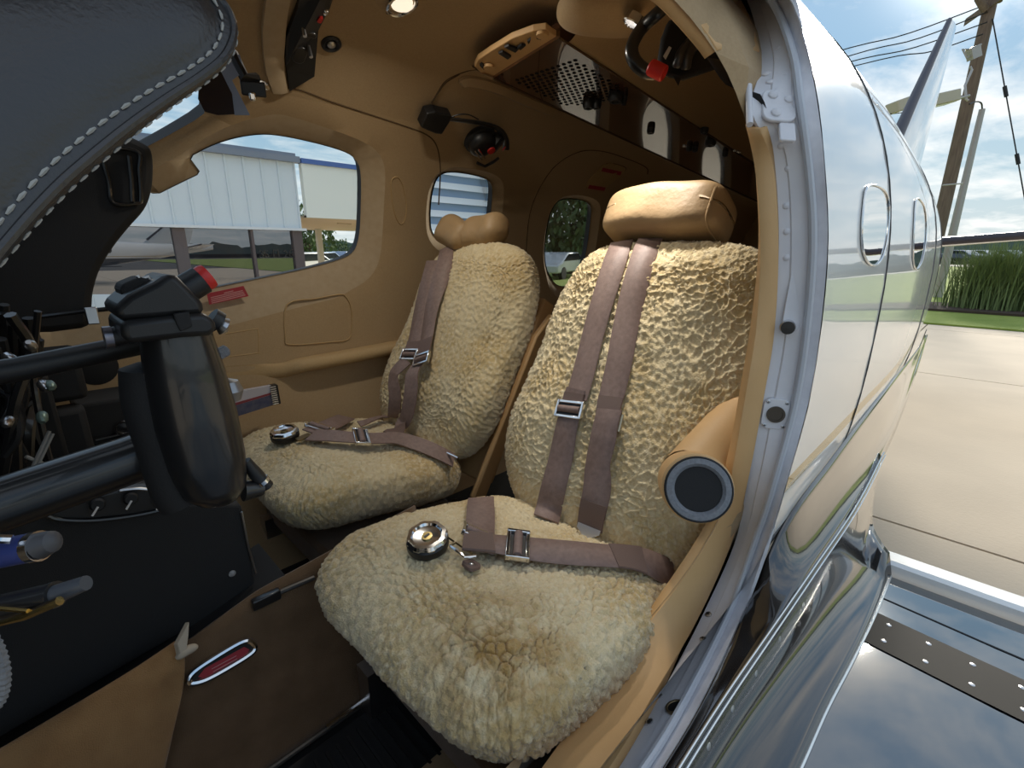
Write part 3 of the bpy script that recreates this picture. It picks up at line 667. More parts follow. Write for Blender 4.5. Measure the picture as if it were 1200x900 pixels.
# ------------------------------------------------------------------ hangar and office across the ramp
hg = thing('hangar', 'pale blue ribbed metal hangar front with a dark glass wall, seen through the side window', 'building', (3, 15, GZ))
BY = 15.0; ZT, ZB = 2.42, .615
SID = M('pale_metal_siding', (.66, .72, .76), .45, var=((.62, .68, .73), .6, 3)); EAV = M('grey_blue_eave', (.20, .23, .29), .5); MUL = M('bronze_mullion', (.10, .075, .075), .5)
xs = np.arange(-6.0, 6.15, .45); pan = None
for k, x in enumerate(xs):
    w_ = min(.45, 6.15 - x)
    if pan is None or w_ < .449:
        P_ = [(0, 0), (w_ - .07, 0), (w_ - .055, -.045), (w_ - .02, -.045), (w_, 0), (w_, .05), (0, .05)]
        o = obj('siding_panel', prism([(x + a, BY + b, ZB) for a, b in P_], (0, 0, ZT - ZB)), SID, hg, smooth=False)
        if pan is None: pan = o
    else:
        o = pan.copy(); C.objects.link(o); o.location = pan.location + Vector((x - xs[0], 0, 0))
obj('eave', box((.1, BY - .05, ZT + .07), (12.3, .24, .16)), EAV, hg, smooth=False)
obj('base_flashing', box((.1, BY - .03, ZB - .03), (12.3, .14, .07)), M('white_flashing', (.7, .72, .74), .5), hg, smooth=False)
obj('roof', prism([(-6, BY, ZT + .15), (6.2, BY, ZT + .15), (6.2, BY + 14, ZT + .8), (-6, BY + 14, ZT + .8)], (0, 0, .1)), EAV, hg, smooth=False)
def dark_glass():
    m = bpy.data.materials.new('dark_reflective_glass'); m.use_nodes = True; t = m.node_tree; N = t.nodes; L = t.links; N.clear(); o = N.new('ShaderNodeOutputMaterial'); mx = N.new('ShaderNodeMixShader'); d = N.new('ShaderNodeBsdfDiffuse'); g = N.new('ShaderNodeBsdfGlossy')
    d.inputs[0].default_value = (.02, .02, .025, 1); g.inputs[0].default_value = (.85, .85, .9, 1); g.inputs['Roughness'].default_value = .004; mx.inputs[0].default_value = .24; L.new(d.outputs[0], mx.inputs[1]); L.new(g.outputs[0], mx.inputs[2]); L.new(mx.outputs[0], o.inputs[0]); return m
DG = dark_glass(); mx_ = [-6.0, -3.6, -1.2, 1.0, 3.02, 4.75, 6.0]
for a, b in zip(mx_[:-1], mx_[1:]):
    obj('glass_pane', box(((a + b) / 2, BY + .12, (GZ + .1 + ZB - .06) / 2), (b - a - .02, .02, ZB - .06 - GZ - .1)), DG, hg, smooth=False)
for x in mx_: obj('mullion', box((x, BY + .07, (GZ + ZB) / 2 - .03), (.28 if abs(x - 3.02) < .1 or x > 5.9 else .07, .12, ZB - GZ - .08)), MUL, hg, smooth=False)
obj('kerb', box((.0, BY + .05, GZ + .06), (12.2, .2, .12)), MUL, hg, smooth=False)
lx = aty(327, 298, BY); text_mesh('glass_lettering', '3S П 2Є', .30, lx + Vector((0, .095, 0)), (1, 0, 0), (0, 0, 1), BLK, hg)
# white office block with canopy
of = thing('office_canopy', 'white flat-fronted canopy with a blue top edge beside the hangar', 'building', (8.5, 16, GZ))
OZ0, OZ1 = .93, 2.42
obj('fascia', box((9.33, BY - .05, (OZ0 + OZ1) / 2), (6.1, .2, OZ1 - OZ0)), M('office_white', (.78, .80, .75), .6), of, smooth=False)
lab(obj('blue_cap', box((9.33, BY - .08, OZ1 + .05), (6.12, .28, .13)), M('cap_blue', (.06, .13, .38), .4), of, smooth=False), 'blue metal coping')
obj('soffit', box((9.33, BY + 4.4, OZ0 + .03), (6.1, 9, .06)), M('beige_soffit', (.62, .50, .36), .7), of, smooth=False)
obj('light_fitting', box((8.6, BY + 2.2, OZ0 - .01), (.5, .12, .03)), M('beige_fitting', (.45, .36, .25), .6), of, smooth=False)
for px, y in ((375, 22.5), (423, 22.5)):
    c = aty(px, 290, y); obj('post', box((c.x, y, (GZ + OZ0) / 2), (.22, .22, OZ0 - GZ)), M('post_white', (.62, .62, .56), .6), of, smooth=False)
# blue-striped louvred screen seen through the second window
lv = thing('louvred_screen', 'screen of broad blue-grey and white slats seen through the second window', 'screen', tuple(aty(545, 260, BY)))
za, zb = aty(560, 262, BY - 1).z - .3, aty(545, 196, BY - 1).z + .5; xa, xb = aty(495, 230, BY - 1).x, aty(590, 230, BY - 1).x + .6
LW, LB = M('slat_white', (.70, .73, .77), .5), M('slat_blue', (.20, .30, .48), .5); k = 0; z = za
while z < zb:
    obj('slat', [[Vector((x, BY - 1 + d, z + h)) for x in (xa, xb) for d, h in ((0, 0), (.10, .22), (.14, .22), (.04, 0))], [(0, 4, 5, 1), (1, 5, 6, 2), (2, 6, 7, 3), (3, 7, 4, 0), (0, 1, 2, 3), (4, 7, 6, 5)]], LW, lv, smooth=False)
    obj('gap_panel', box(((xa + xb) / 2, BY - .86, z + .34), (xb - xa, .03, .26)), LB, lv, smooth=False); z += .46
for x in (xa, xb): obj('screen_post', box((x, BY - .8, (GZ + zb) / 2), (.14, .14, zb - GZ)), MUL, lv, smooth=False)
# trees and cars beyond
def tree(name, label, x, y, h, r, seed, n=1500):
    rr_ = random.Random(seed); rt_ = thing(name, label, 'tree', (x, y, GZ)); vs = []; fs = []
    for i in range(n):
        while True:
            p = Vector((rr_.uniform(-1, 1), rr_.uniform(-1, 1), rr_.uniform(-1, 1)))
            if .35 < p.length < 1: break
        b = Vector((p.x * r, p.y * r, p.z * r * .9)) * (1 + .25 * math.sin(p.x * 7 + seed) * math.cos(p.y * 6)) + Vector((x, y, GZ + h - r * .85)); s = r * rr_.uniform(.05, .11); a = Vector((rr_.gauss(0, 1), rr_.gauss(0, 1), rr_.gauss(0, 1))).normalized(); c_, d_, _ = axes(a)
        k = len(vs); vs += [b + c_ * s, b + d_ * s * .6, b - c_ * s, b - d_ * s * .6]; fs.append((k, k + 1, k + 2, k + 3))
    stuff(obj('foliage', (vs, fs), M('tree_leaves', (.055, .085, .03), .8, var=((.10, .15, .05), .9, 3)), rt_, smooth=False))
    obj('trunk', tube([(x, y, GZ), (x + .05, y, GZ + h * .5), (x, y + .05, GZ + h - r)], [.05 * h, .04 * h, .02 * h], 8), M('trunk_bark', (.10, .075, .055), .9), rt_)
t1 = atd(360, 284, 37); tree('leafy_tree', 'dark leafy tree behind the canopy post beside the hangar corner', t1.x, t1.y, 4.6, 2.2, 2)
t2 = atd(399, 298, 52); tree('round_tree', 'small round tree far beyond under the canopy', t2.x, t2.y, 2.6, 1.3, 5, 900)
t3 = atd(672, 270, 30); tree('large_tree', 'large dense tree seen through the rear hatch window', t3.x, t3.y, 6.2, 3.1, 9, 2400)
t4 = atd(440, 290, 70); tree('hedge_tree', 'low wide tree on the far side of the parking', t4.x, t4.y, 2.6, 2.2, 12, 900)
def car(label, c, ang, col, seed=0):
    A = (Vector((math.cos(ang), math.sin(ang), 0)), Vector((-math.sin(ang), math.cos(ang), 0)), Vector((0, 0, 1))); root = thing('parked_car', label, 'car', tuple(c)); c = Vector(c)
    at_ = lambda x, y, z: c + A[0] * x + A[1] * y + A[2] * z
    prof = [(-2.15, .35), (-2.2, .75), (-1.5, .92), (-.75, 1.38), (.75, 1.40), (1.55, .98), (2.2, .9), (2.22, .4)]
    obj('body', prism([at_(x, -.85, z) for x, z in prof], A[1] * 1.7), M('car_' + label.split()[0], col, .25, coat=1), root, bevel=.08)
    gl_ = [(-1.35, .95), (-.72, 1.31), (.70, 1.33), (1.35, .99)]
    for s in (-.862, .842): obj('side_window', prism([at_(x, s, z) for x, z in gl_], A[1] * .02), M('car_glass', (.02, .025, .03), .08), root, smooth=False)
    for x in (-1.35, 1.4):
        for s in (-.87, .67): obj('wheel', lathe([(.33, 0), (.33, .2)], at_(x, s, .33), A[1], 16), RUB, root)
for k, (u, d, ang, col, nm) in enumerate(((349, 24.5, .5, (.7, .71, .72), 'white car parked beside the hangar corner'), (372, 30.5, .6, (.25, .32, .42), 'grey-blue car parked behind the canopy post'), (400, 44, .7, (.03, .05, .13), 'navy car parked under the canopy view'), (430, 52, .8, (.30, .31, .33), 'silver car parked at the right of the canopy view'), (655, 26, .3, (.68, .69, .70), 'white car seen through the rear hatch window'))):
    p = atd(u, 300, d); car(nm, (p.x, p.y, GZ), ang, col)
for k, (u, col, nm) in enumerate(((1128, (.12, .14, .2), 'dark car far off beyond the lawn, nearest the mast'), (1152, (.7, .7, .7), 'white car far off beyond the lawn, middle of three'), (1180, (.3, .35, .45), 'blue-grey car far off beyond the lawn, furthest from the mast'))):
    p = atd(u, 296, 62); car(nm, (p.x, p.y, GZ + .1), .9, col)
# ------------------------------------------------------------------ sheepskin seats
def pad(half, m, q, res):
    """a pillowy box: rounded in plan (m) and in section (q); res = cells along each axis"""
    idx = {}; vs = []; fs = []
    def vid(p):
        k = tuple(np.round(p, 6))
        if k not in idx: idx[k] = len(vs); vs.append(p)
        return idx[k]
    for ax in range(3):
        a, b = [(1, 2), (2, 0), (0, 1)][ax]; na, nb = res[a], res[b]
        A = np.sin(np.linspace(-1, 1, na + 1) * 1.2) / math.sin(1.2); B = np.sin(np.linspace(-1, 1, nb + 1) * 1.2) / math.sin(1.2)
        for s in (-1, 1):
            g = []
            for i in range(na + 1):
                r = []
                for j in range(nb + 1):
                    p = [0, 0, 0]; p[ax] = s; p[a] = A[i]; p[b] = B[j]; r.append(vid(p))
                g.append(r)
            for i in range(na):
                for j in range(nb):
                    f = (g[i][j], g[i + 1][j], g[i + 1][j + 1], g[i][j + 1]); fs.append(f if s > 0 else f[::-1])
    P = np.array(vs, float); n = ((np.abs(P[:, 0]) ** m + np.abs(P[:, 1]) ** m) ** (q / m) + np.abs(P[:, 2]) ** q) ** (1 / q)
    return P / n[:, None] * np.array(half), np.array(fs)
def vnorm(P, Fq):
    a = P[Fq[:, 2]] - P[Fq[:, 0]]; b = P[Fq[:, 3]] - P[Fq[:, 1]]; fn = np.cross(a, b); N = np.zeros_like(P)
    for k in range(4): np.add.at(N, Fq[:, k], fn)
    return N / np.maximum(1e-12, np.linalg.norm(N, axis=1))[:, None]
def h3(c, s):
    c = c.astype(np.int64); h = (c[:, 0] * 73856093) ^ (c[:, 1] * 19349663) ^ (c[:, 2] * 83492791) ^ (s * 2654435761); o = []
    for k in range(3): h = (h * 6364136223846793005 + 1442695040888963407) & 0x7fffffffffffffff; o.append(((h >> 20) & 0xffff) / 65535.)
    return np.stack(o, 1)
def worley(P, s):
    c = np.floor(P); f1 = np.full(len(P), 9.); f2 = f1.copy()
    for i in (-1, 0, 1):
        for j in (-1, 0, 1):
            for k in (-1, 0, 1):
                q = c + np.array([i, j, k]); d = np.linalg.norm(q + h3(q, s) - P, axis=1); f2 = np.minimum(np.maximum(f1, d), f2); f1 = np.minimum(f1, d)
    return f1, f2
def vnoise(P, s):
    c = np.floor(P); t = P - c; t = t * t * (3 - 2 * t); r = np.zeros(len(P))
    for i in (0, 1):
        for j in (0, 1):
            for k in (0, 1):
                w = (t[:, 0] if i else 1 - t[:, 0]) * (t[:, 1] if j else 1 - t[:, 1]) * (t[:, 2] if k else 1 - t[:, 2]); r += w * h3(c + np.array([i, j, k]), s)[:, 0]
    return r
def fleece(P, N, sd, cell=.017, amp=.0065, st=None):
    w = np.stack([vnoise(P / .03, sd + k) for k in range(3)], 1) - .5
    Q = P + w * .016
    if st is not None: Q = Q * st
    f1, f2 = worley(Q / cell, sd); e = np.clip((f2 - f1) / .34, 0, 1); lump = e * (2 - e)
    g1, g2 = worley((P + w * .008) / .0068, sd + 9); fine = np.clip((g2 - g1) / .6, 0, 1)
    big = vnoise(P / .07, sd + 20) - .5; big2 = vnoise(P / .16, sd + 30) - .5; mid = vnoise(P / .022, sd + 33)
    return P + N * (amp * lump * (.6 + .5 * mid) + .0016 * fine + .006 * big + .009 * big2)[:, None], lump
def fleece_mat(stain=None):
    m = bpy.data.materials.new('sheepskin'); m.use_nodes = True; t = m.node_tree; N = t.nodes; L = t.links; b = N['Principled BSDF']; tc = N.new('ShaderNodeTexCoord')
    def nz(s, d, lo, hi):
        n = N.new('ShaderNodeTexNoise'); n.inputs['Scale'].default_value = s; n.inputs['Detail'].default_value = d; L.new(tc.outputs['Object'], n.inputs['Vector'])
        r = N.new('ShaderNodeMapRange'); r.inputs[1].default_value = lo; r.inputs[2].default_value = hi; L.new(n.outputs['Fac'], r.inputs[0]); return r.outputs[0]
    def mix(f, a, c):
        n = N.new('ShaderNodeMix'); n.data_type = 'RGBA'; L.new(f, n.inputs[0])
        if isinstance(a, tuple): n.inputs[6].default_value = a
        else: L.new(a, n.inputs[6])
        n.inputs[7].default_value = c; return n.outputs[2]
    c = mix(nz(7, 4, .45, .62), (.72, .585, .35, 1), (.60, .44, .21, 1)); c = mix(nz(3.4, 3, .58, .72), c, (.48, .31, .11, 1)); c = mix(nz(130, 3, .45, .75), c, (.78, .66, .44, 1))
    if stain:     # a golden worn patch on the cushion's front, soft and uneven
        vm = N.new('ShaderNodeVectorMath'); vm.operation = 'DISTANCE'; L.new(tc.outputs['Object'], vm.inputs[0]); vm.inputs[1].default_value = stain
        r1 = N.new('ShaderNodeMapRange'); r1.inputs[1].default_value = .125; r1.inputs[2].default_value = .03; L.new(vm.outputs['Value'], r1.inputs[0])
        mm = N.new('ShaderNodeMath'); mm.operation = 'MULTIPLY'; L.new(r1.outputs[0], mm.inputs[0]); L.new(nz(30, 4, .35, .6), mm.inputs[1]); c = mix(mm.outputs[0], c, (.42, .26, .085, 1))
    L.new(c, b.inputs['Base Color']); b.inputs['Roughness'].default_value = .9; b.inputs['Sheen Weight'].default_value = .35; b.inputs['Sheen Roughness'].default_value = .5; b.inputs['Specular IOR Level'].default_value = .15
    n = N.new('ShaderNodeTexNoise'); n.inputs['Scale'].default_value = 420; n.inputs['Detail'].default_value = 4; L.new(tc.outputs['Object'], n.inputs['Vector'])
    bp = N.new('ShaderNodeBump'); bp.inputs['Strength'].default_value = .8; bp.inputs['Distance'].default_value = .003; L.new(n.outputs['Fac'], bp.inputs['Height']); L.new(bp.outputs[0], b.inputs['Normal'])
    return m
FLEECE = fleece_mat()
def npobj(name, P, Fq, mat, parent):
    lo, hi = P.min(0), P.max(0); o0 = np.array([(lo[0] + hi[0]) / 2, (lo[1] + hi[1]) / 2, lo[2]])
    me = bpy.data.meshes.new(name); me.vertices.add(len(P)); me.vertices.foreach_set('co', (P - o0).ravel()); me.loops.add(len(Fq) * 4); me.loops.foreach_set('vertex_index', Fq.ravel().astype(np.int32))
    me.polygons.add(len(Fq)); me.polygons.foreach_set('loop_start', np.arange(0, len(Fq) * 4, 4, dtype=np.int32)); me.polygons.foreach_set('loop_total', np.full(len(Fq), 4, np.int32)); me.polygons.foreach_set('use_smooth', np.ones(len(Fq), bool))
    me.materials.append(mat); me.update(calc_edges=True)
    o = bpy.data.objects.new(name, me); o.location = o0; C.objects.link(o); o.parent = parent; o.matrix_parent_inverse = parent_world(parent).inverted(); return o
def frame(org, U, Nf):      # backrest frame: Y across, U up the back, Nf out of the front
    return np.array(org, float), np.array([0, 1., 0]), np.array(U, float) / np.linalg.norm(U), np.array(Nf, float) / np.linalg.norm(Nf)
def make_seat(name, label, dx, dy, res, sd, tilt=(.29, 0, .55)):
    root = thing(name, label, 'seat', (.5 + dx, .45 + dy, FL), 'sheepskin covered cockpit seats'); surf = []
    # cushion: local x fore-aft, y across, z up
    P, Fq = pad((.225, .222, .08), 5, 2.6, (int(200 * res), int(180 * res), int(60 * res))); x = P[:, 0] / .225; y = P[:, 1] / .222
    P[:, 0] += np.clip(-P[:, 2] + .01, 0, 1) * .75 * np.clip(-x, 0, 1); P[:, 2] += -.022 * np.clip((-.2 - x) / .8, 0, 1) ** 2 - .010 * np.abs(x) ** 3
    P[:, 2] -= .014 * (1 - np.clip(np.abs(y), 0, 1) ** 2) * (1 - x ** 2) * (P[:, 2] > 0)
    P[:, 1] *= 1 - .06 * np.clip(x, 0, 1)
    a = math.radians(11); P = np.stack([P[:, 0] * math.cos(a) + P[:, 2] * math.sin(a), P[:, 1], -P[:, 0] * math.sin(a) + P[:, 2] * math.cos(a)], 1)
    P += np.array([.434 + dx, .455 + dy, -.498]); N = vnorm(P, Fq); D, l = fleece(P, N, sd, cell=.0125, amp=.0060); surf.append((D, Fq, N))
    npobj('seat_cushion', D, Fq, FLEECE, root)
    # backrest
    O, Y, U, Nf = frame((.60 + dx, .455 + dy, -.47), tilt, (-tilt[2], 0, tilt[0]))
    P, Fq = pad((.236, .30, .078), 4.2, 2.6, (int(190 * res), int(250 * res), int(60 * res))); b = P[:, 1] / .30; aa = P[:, 0] / .228
    P[:, 0] *= 1 + .02 * (1 - b ** 2) - .05 * np.clip(b, 0, 1) ** 3 - .06 * np.clip(-b, 0, 1) ** 2; aa = np.clip(aa, -1, 1)
    fr = P[:, 2] > 0
    P[:, 2] += fr * (.014 * np.exp(-((b + .45) / .4) ** 2) - .012 * (1 - aa ** 2) * (1 - b ** 2)) + .02 * np.clip(b, 0, 1) ** 2
    P = O + P[:, :1] * Y + (P[:, 1:2] + .265) * U + (P[:, 2:3] - .055) * Nf
    N = vnorm(P, Fq); D, l = fleece(P, N, sd + 50, cell=.0125, amp=.0060, st=np.array([1, 1, .8])); surf.append((D, Fq, N)); npobj('backrest', D, Fq, FLEECE, root)
    W = lambda y, u, n: Vector(O + y * Y + (u + .265) * U + n * Nf)
    # tan shell behind the backrest, side panels, base
    sh = MB(); 
    for s in (-1, 1): sh.add(prism([W(s * .195, -.36, -.10), W(s * .215, .08, -.10), W(s * .20, .16, -.15), W(s * .17, .16, -.20), W(s * .17, -.36, -.17)], Vector(Y) * (.02 * s)))
    sh.add(box(W(0, -.06, -.165), (.36, .52, .05), (Vector(Y), Vector(U), Vector(Nf))))
    obj('back_shell', sh, TANL, root, bevel=.006)
    obj('recline_slot', box(W(.224, -.02, -.142), (.012, .25, .02), (Vector(Y), Vector(U), Vector(Nf))), BLK, root, smooth=False)
    b_ = MB().add(box((.44 + dx, .455 + dy, -.63), (.32, .36, .07))); obj('seat_frame', b_, CARPET, root, bevel=.012)
    for s in (-1, 1): obj('seat_rail', box((.46 + dx, .455 + dy + s * .14, (FL - .60) / 2 - .03), (.40, .035, abs(FL + .62))), STL, root, smooth=False)
    return root, surf, W, (Vector(Y), Vector(U), Vector(Nf))
def surf_bvh(surf, off=.002):
    vs = []; fs = []
    for P, Fq, N in surf: o = len(vs); vs += [tuple(p) for p in P + N * off]; fs += [tuple(int(i) + o for i in f) for f in Fq]
    return BVHTree.FromPolygons(vs, fs)
seat1, surf1, W1_, A1 = make_seat('cockpit_seat', 'nearest sheepskin seat with a smooth tan pillow headrest, beside the doorway', 0, 0, 1., 11)
seat2, surf2, W2_, A2 = make_seat('cockpit_seat', 'further sheepskin seat with a folded tan headrest, under the side window', .045, .585, .72, 77)
_c = bpy.data.objects['seat_cushion']; _bv = BVHTree.FromPolygons([tuple(p) for p in surf1[0][0]], [tuple(int(i) for i in f) for f in surf1[0][1]]); _h = _bv.ray_cast(Vector((0, 0, 0)), Vector(ray(588, 765)).normalized())[0]
_c.data.materials[0] = fleece_mat(tuple(_h - _c.location))
def soft(half, m, q, A, c, res=(28, 16, 12), fn=None):
    P, Fq = pad(half, m, q, res)
    if fn: P = fn(P)
    ax = [np.array(a) for a in A]; P = np.array(c) + P[:, :1] * ax[0] + P[:, 1:2] * ax[1] + P[:, 2:3] * ax[2]; return P, Fq
def head1(P):
    P = P.copy(); x = P[:, 0] / .128; P[:, 1] += .001 * np.sin(P[:, 0] * 40) - .014 * np.abs(x) ** 2.5 * (P[:, 1] > 0); P[:, 2] += .0015 * np.sin(P[:, 0] * 60 + P[:, 1] * 30); return P
hp, hf = soft((.122, .050, .062), 6, 4.2, A1, W1_(.03, .352, -.03), (48, 24, 20), head1)
hr = npobj('headrest', hp, hf, HRL, seat1); lab(hr, 'plain tan leather pillow headrest')
pl = []
for q in np.linspace(0, 2 * math.pi, 40, endpoint=False):
    lo, hi = 0., 1.2
    for _ in range(24):
        md = (lo + hi) / 2; g = ((.86 ** 6 + abs(md * math.cos(q)) ** 6) ** (4.2 / 6) + abs(md * math.sin(q)) ** 4.2)
        lo, hi = (md, hi) if g < 1 else (lo, md)
    y_ = .050 * lo * math.cos(q); pl.append(W1_(.03 - .86 * .122, .352 + y_ - (.014 * .86 ** 2.5 if y_ > 0 else 0), -.03 + .062 * lo * math.sin(q)))
obj('piping', tube(pl, .0022, 6, closed=True), HRL, hr)
for sx, rot, ln, oy, on in ((.122, .22, .070, .322, -.012), (.035, -.30, .088, .332, -.035)):
    Yv, Uv, Nv = A2; a = (Yv * math.cos(rot) + Uv * math.sin(rot)); b = (Uv * math.cos(rot) - Yv * math.sin(rot))
    hp, hf = soft((ln, .047, .05), 3.2, 2.6, (a, b, Nv), W2_(sx, oy, on), (36, 20, 16), lambda P: P + np.stack([0 * P[:, 0], .004 * np.sin(P[:, 0] * 55 + P[:, 2] * 40), .005 * np.sin(P[:, 0] * 70)], 1))
    lab(npobj('headrest', hp, hf, HRL, seat2), 'one lobe of the folded tan leather headrest')
# ------------------------------------------------------------------ harnesses
def lay(bv, px, w, n=40, lift=.0, th=.003):
    """a strap laid on the seat along image points: hits of the seat's surface, smoothed"""
    P = []; Nn = []
    Q = spline([(u, v, 0) for u, v in px], n)
    for q in Q:
        d = Vector(ray(q[0], q[1])).normalized(); h = bv.ray_cast(Vector((0, 0, 0)), d)
        if h[0] is None: continue
        nn = h[1] if h[1].dot(d) < 0 else -h[1]; P.append(np.array(h[0])); Nn.append(np.array(nn))
    P = np.array(P); Nn = np.array(Nn); st = np.linalg.norm(np.diff(P, axis=0), axis=1); md = np.median(st); a = 0
    while a < 6 and st[a:a + 2].max() > 2.2 * md: a += 1
    P, Nn = P[a:], Nn[a:]
    for _ in range(12): P[1:-1] = (P[:-2] + 2 * P[1:-1] + P[2:]) / 4
    for _ in range(40): Nn = (np.vstack([Nn[:1], Nn[:-1]]) + 2 * Nn + np.vstack([Nn[1:], Nn[-1:]])) / 4
    Nn /= np.linalg.norm(Nn, axis=1)[:, None]
    P = P + Nn * (.0115 + lift if np.isscalar(lift) else (.0115 + np.interp(np.linspace(0, 1, len(P)), np.linspace(0, 1, len(lift)), lift))[:, None])
    return P, Nn
def strap(name, bv, px, w, par, mat=WEB, n=40, lift=.0, th=.003):
    P, Nn = lay(bv, px, w, n, lift, th); o = obj(name, ribbon(P, Nn, w, th), mat, par, sharp=60); return P, Nn, o
def adjuster(P, Nn, k, w, par, name='adjuster', flip=1):
    k = min(k, len(P) - 2); c = Vector(P[k]) + Vector(Nn[k]) * .004; t = Vector(P[min(k + 2, len(P) - 1)] - P[max(k - 2, 0)]).normalized(); n = Vector(Nn[k]); s = t.cross(n).normalized(); n = s.cross(t)
    r = thing_part(name, par, c); W = w + .012; Ln = .034
    for a in (-1, 1): obj('side_bar', box(c + s * (a * (W / 2 - .0025)), (.005, Ln, .009), (s, t, n)), CHR, r, bevel=.0012)
    for b, hh in ((-1, .006), (1, .005)): obj('cross_bar', box(c + t * (b * (Ln / 2 - .003)), (W, .006, hh), (s, t, n)), CHR, r, bevel=.0012)
    obj('roller', tube([c + s * (-w / 2) + n * .001, c + s * (w / 2) + n * .001], .0065, 14), WEB, r)
    obj('shadow_slot', box(c - n * .002, (w, Ln * .8, .002), (s, t, n)), BLK, r, smooth=False)
    return r
def thing_part(name, par, c):
    o = bpy.data.objects.new(name, None); C.objects.link(o); o.location = Vector(c); o.parent = par; o.matrix_parent_inverse = parent_world(par).inverted(); o.empty_display_size = .02; return o
def dial(c, n, t, par, r=.0275):
    """the rotary release buckle: black base, faceted chrome ring, dished centre"""
    d = lab(obj('rotary_buckle', lathe([(r * .96, 0), (r, .003), (r, .012), (r * .9, .0145)], c, n, 36), BLK, par), 'round rotary buckle with black base and faceted chrome rim')
    lobes = []; x, y, a = axes(n); vs = []; fs = []; m = 48
    prof = [(.98, .0140), (1.0, .0165), (.92, .0215), (.74, .0220), (.66, .0185), (.36, .0170), (.0, .0168)]
    for q, h in prof:
        for k in range(m): w = 2 * math.pi * k / m; rr = r * q * (1 - .045 * (q > .7) * (math.cos(8 * w) > .45)); vs.append(Vector(c) + a * h + (x * math.cos(w) + y * math.sin(w)) * rr)
    for i in range(len(prof) - 1):
        for k in range(m): fs.append((i * m + k, i * m + (k + 1) % m, (i + 1) * m + (k + 1) % m, (i + 1) * m + k))
    obj('chrome_rim', (vs, fs), CHR, d, sharp=25)
    obj('centre_cap', lathe([(r * .26, .0165), (r * .26, .0188), (0, .019)], c, n, 20), M('brass_cap', (.25, .19, .08), .3, .9), d)
    obj('release_pin', rbox(Vector(c) + a * .0193, (r * .3, r * .12, .001), (x, y, a), .3), BLK, d)
    return d
bv1, bv2 = surf_bvh(surf1, .002), surf_bvh(surf2, .002)
def hitb(bv, u, v):
    d = Vector(ray(u, v)).normalized(); h = bv.ray_cast(Vector((0, 0, 0)), d); return h[0], (h[1] if h[1].dot(d) < 0 else -h[1])
H1 = thing('seat_harness', 'brown harness with chrome fittings spread open on the nearest seat', 'seat belt', (.45, .45, -.43), 'cockpit seat harnesses')
w = .047
P, Nn, o = strap('shoulder_strap', bv1, [(738, 277), (728, 292), (714, 335), (700, 385), (688, 435), (678, 470)], w, H1)
P, Nn, o = strap('shoulder_strap', bv1, [(681, 458), (674, 478), (668, 505), (658, 545), (649, 578), (640, 607)], w, H1, lift=[.004, .001, .004, .000, .003, .001]); adjuster(P, Nn, 9, w, H1)
obj('strap_end', ribbon(P[2:7], Nn[2:7] , w * 1.01, .006), WEBD, o)
P, Nn, o = strap('shoulder_strap', bv1, [(768, 277), (757, 296), (745, 335), (735, 380), (727, 430), (718, 470), (716, 488)], w, H1); obj('stitched_end', ribbon(P[-8:-1] + Nn[-8:-1] * .001, Nn[-8:-1], w * 1.01, .004), WEBD, o)
P, Nn, o = strap('shoulder_strap', bv1, [(718, 484), (711, 515), (705, 545), (700, 580), (695, 618)], w, H1, lift=[.004, .006, .003, .004, .002])
obj('stitched_end', ribbon(P[-9:] + Nn[-9:] * .001, Nn[-9:], w * 1.01, .004), WEBD, o)
c = Vector(P[1]) ; t = Vector(P[3] - P[0]).normalized(); s = t.cross(Vector(Nn[1])).normalized()
if s.x < 0: s = -s
obj('side_clip', tube([c + s * .026 + t * .004, c + s * .029 + t * .004 + Vector(Nn[1]) * .004, c + s * .029 + t * .034 + Vector(Nn[1]) * .004, c + s * .026 + t * .034], .0022, 8), M('bronze_clip', (.4, .33, .22), .25, 1.), H1)
# the forked metal tongue at the strap's end
c = Vector(P[-1]) + Vector(Nn[-1]) * .004; t = (Vector(P[-1] - P[-10]).normalized() + Vector(Nn[-1]) * .25).normalized(); n = Vector(Nn[-1]); s = t.cross(n).normalized(); n = s.cross(t)
hk = [(-.021, -.006), (.021, -.006), (.021, .002), (.010, .010), (.007, .018), (.011, .028), (.004, .031), (0, .026), (-.004, .031), (-.011, .028), (-.007, .018), (-.010, .010), (-.021, .002)]
lab(obj('forked_tongue', prism([c + s * a + t * b for a, b in hk], n * .003), M('bright_steel', (.72, .74, .80), .3, .7), H1, smooth=False, bevel=.0006), 'bright forked metal tongue at the strap end')
# lap belt, starboard half
P, Nn, o = strap('lap_belt', bv1, [(567, 554), (565, 578), (563, 604), (559, 630), (556, 652)], w, H1, lift=[.002, .006, .004, .003, .004]); adjuster(P, Nn, 18, w, H1)
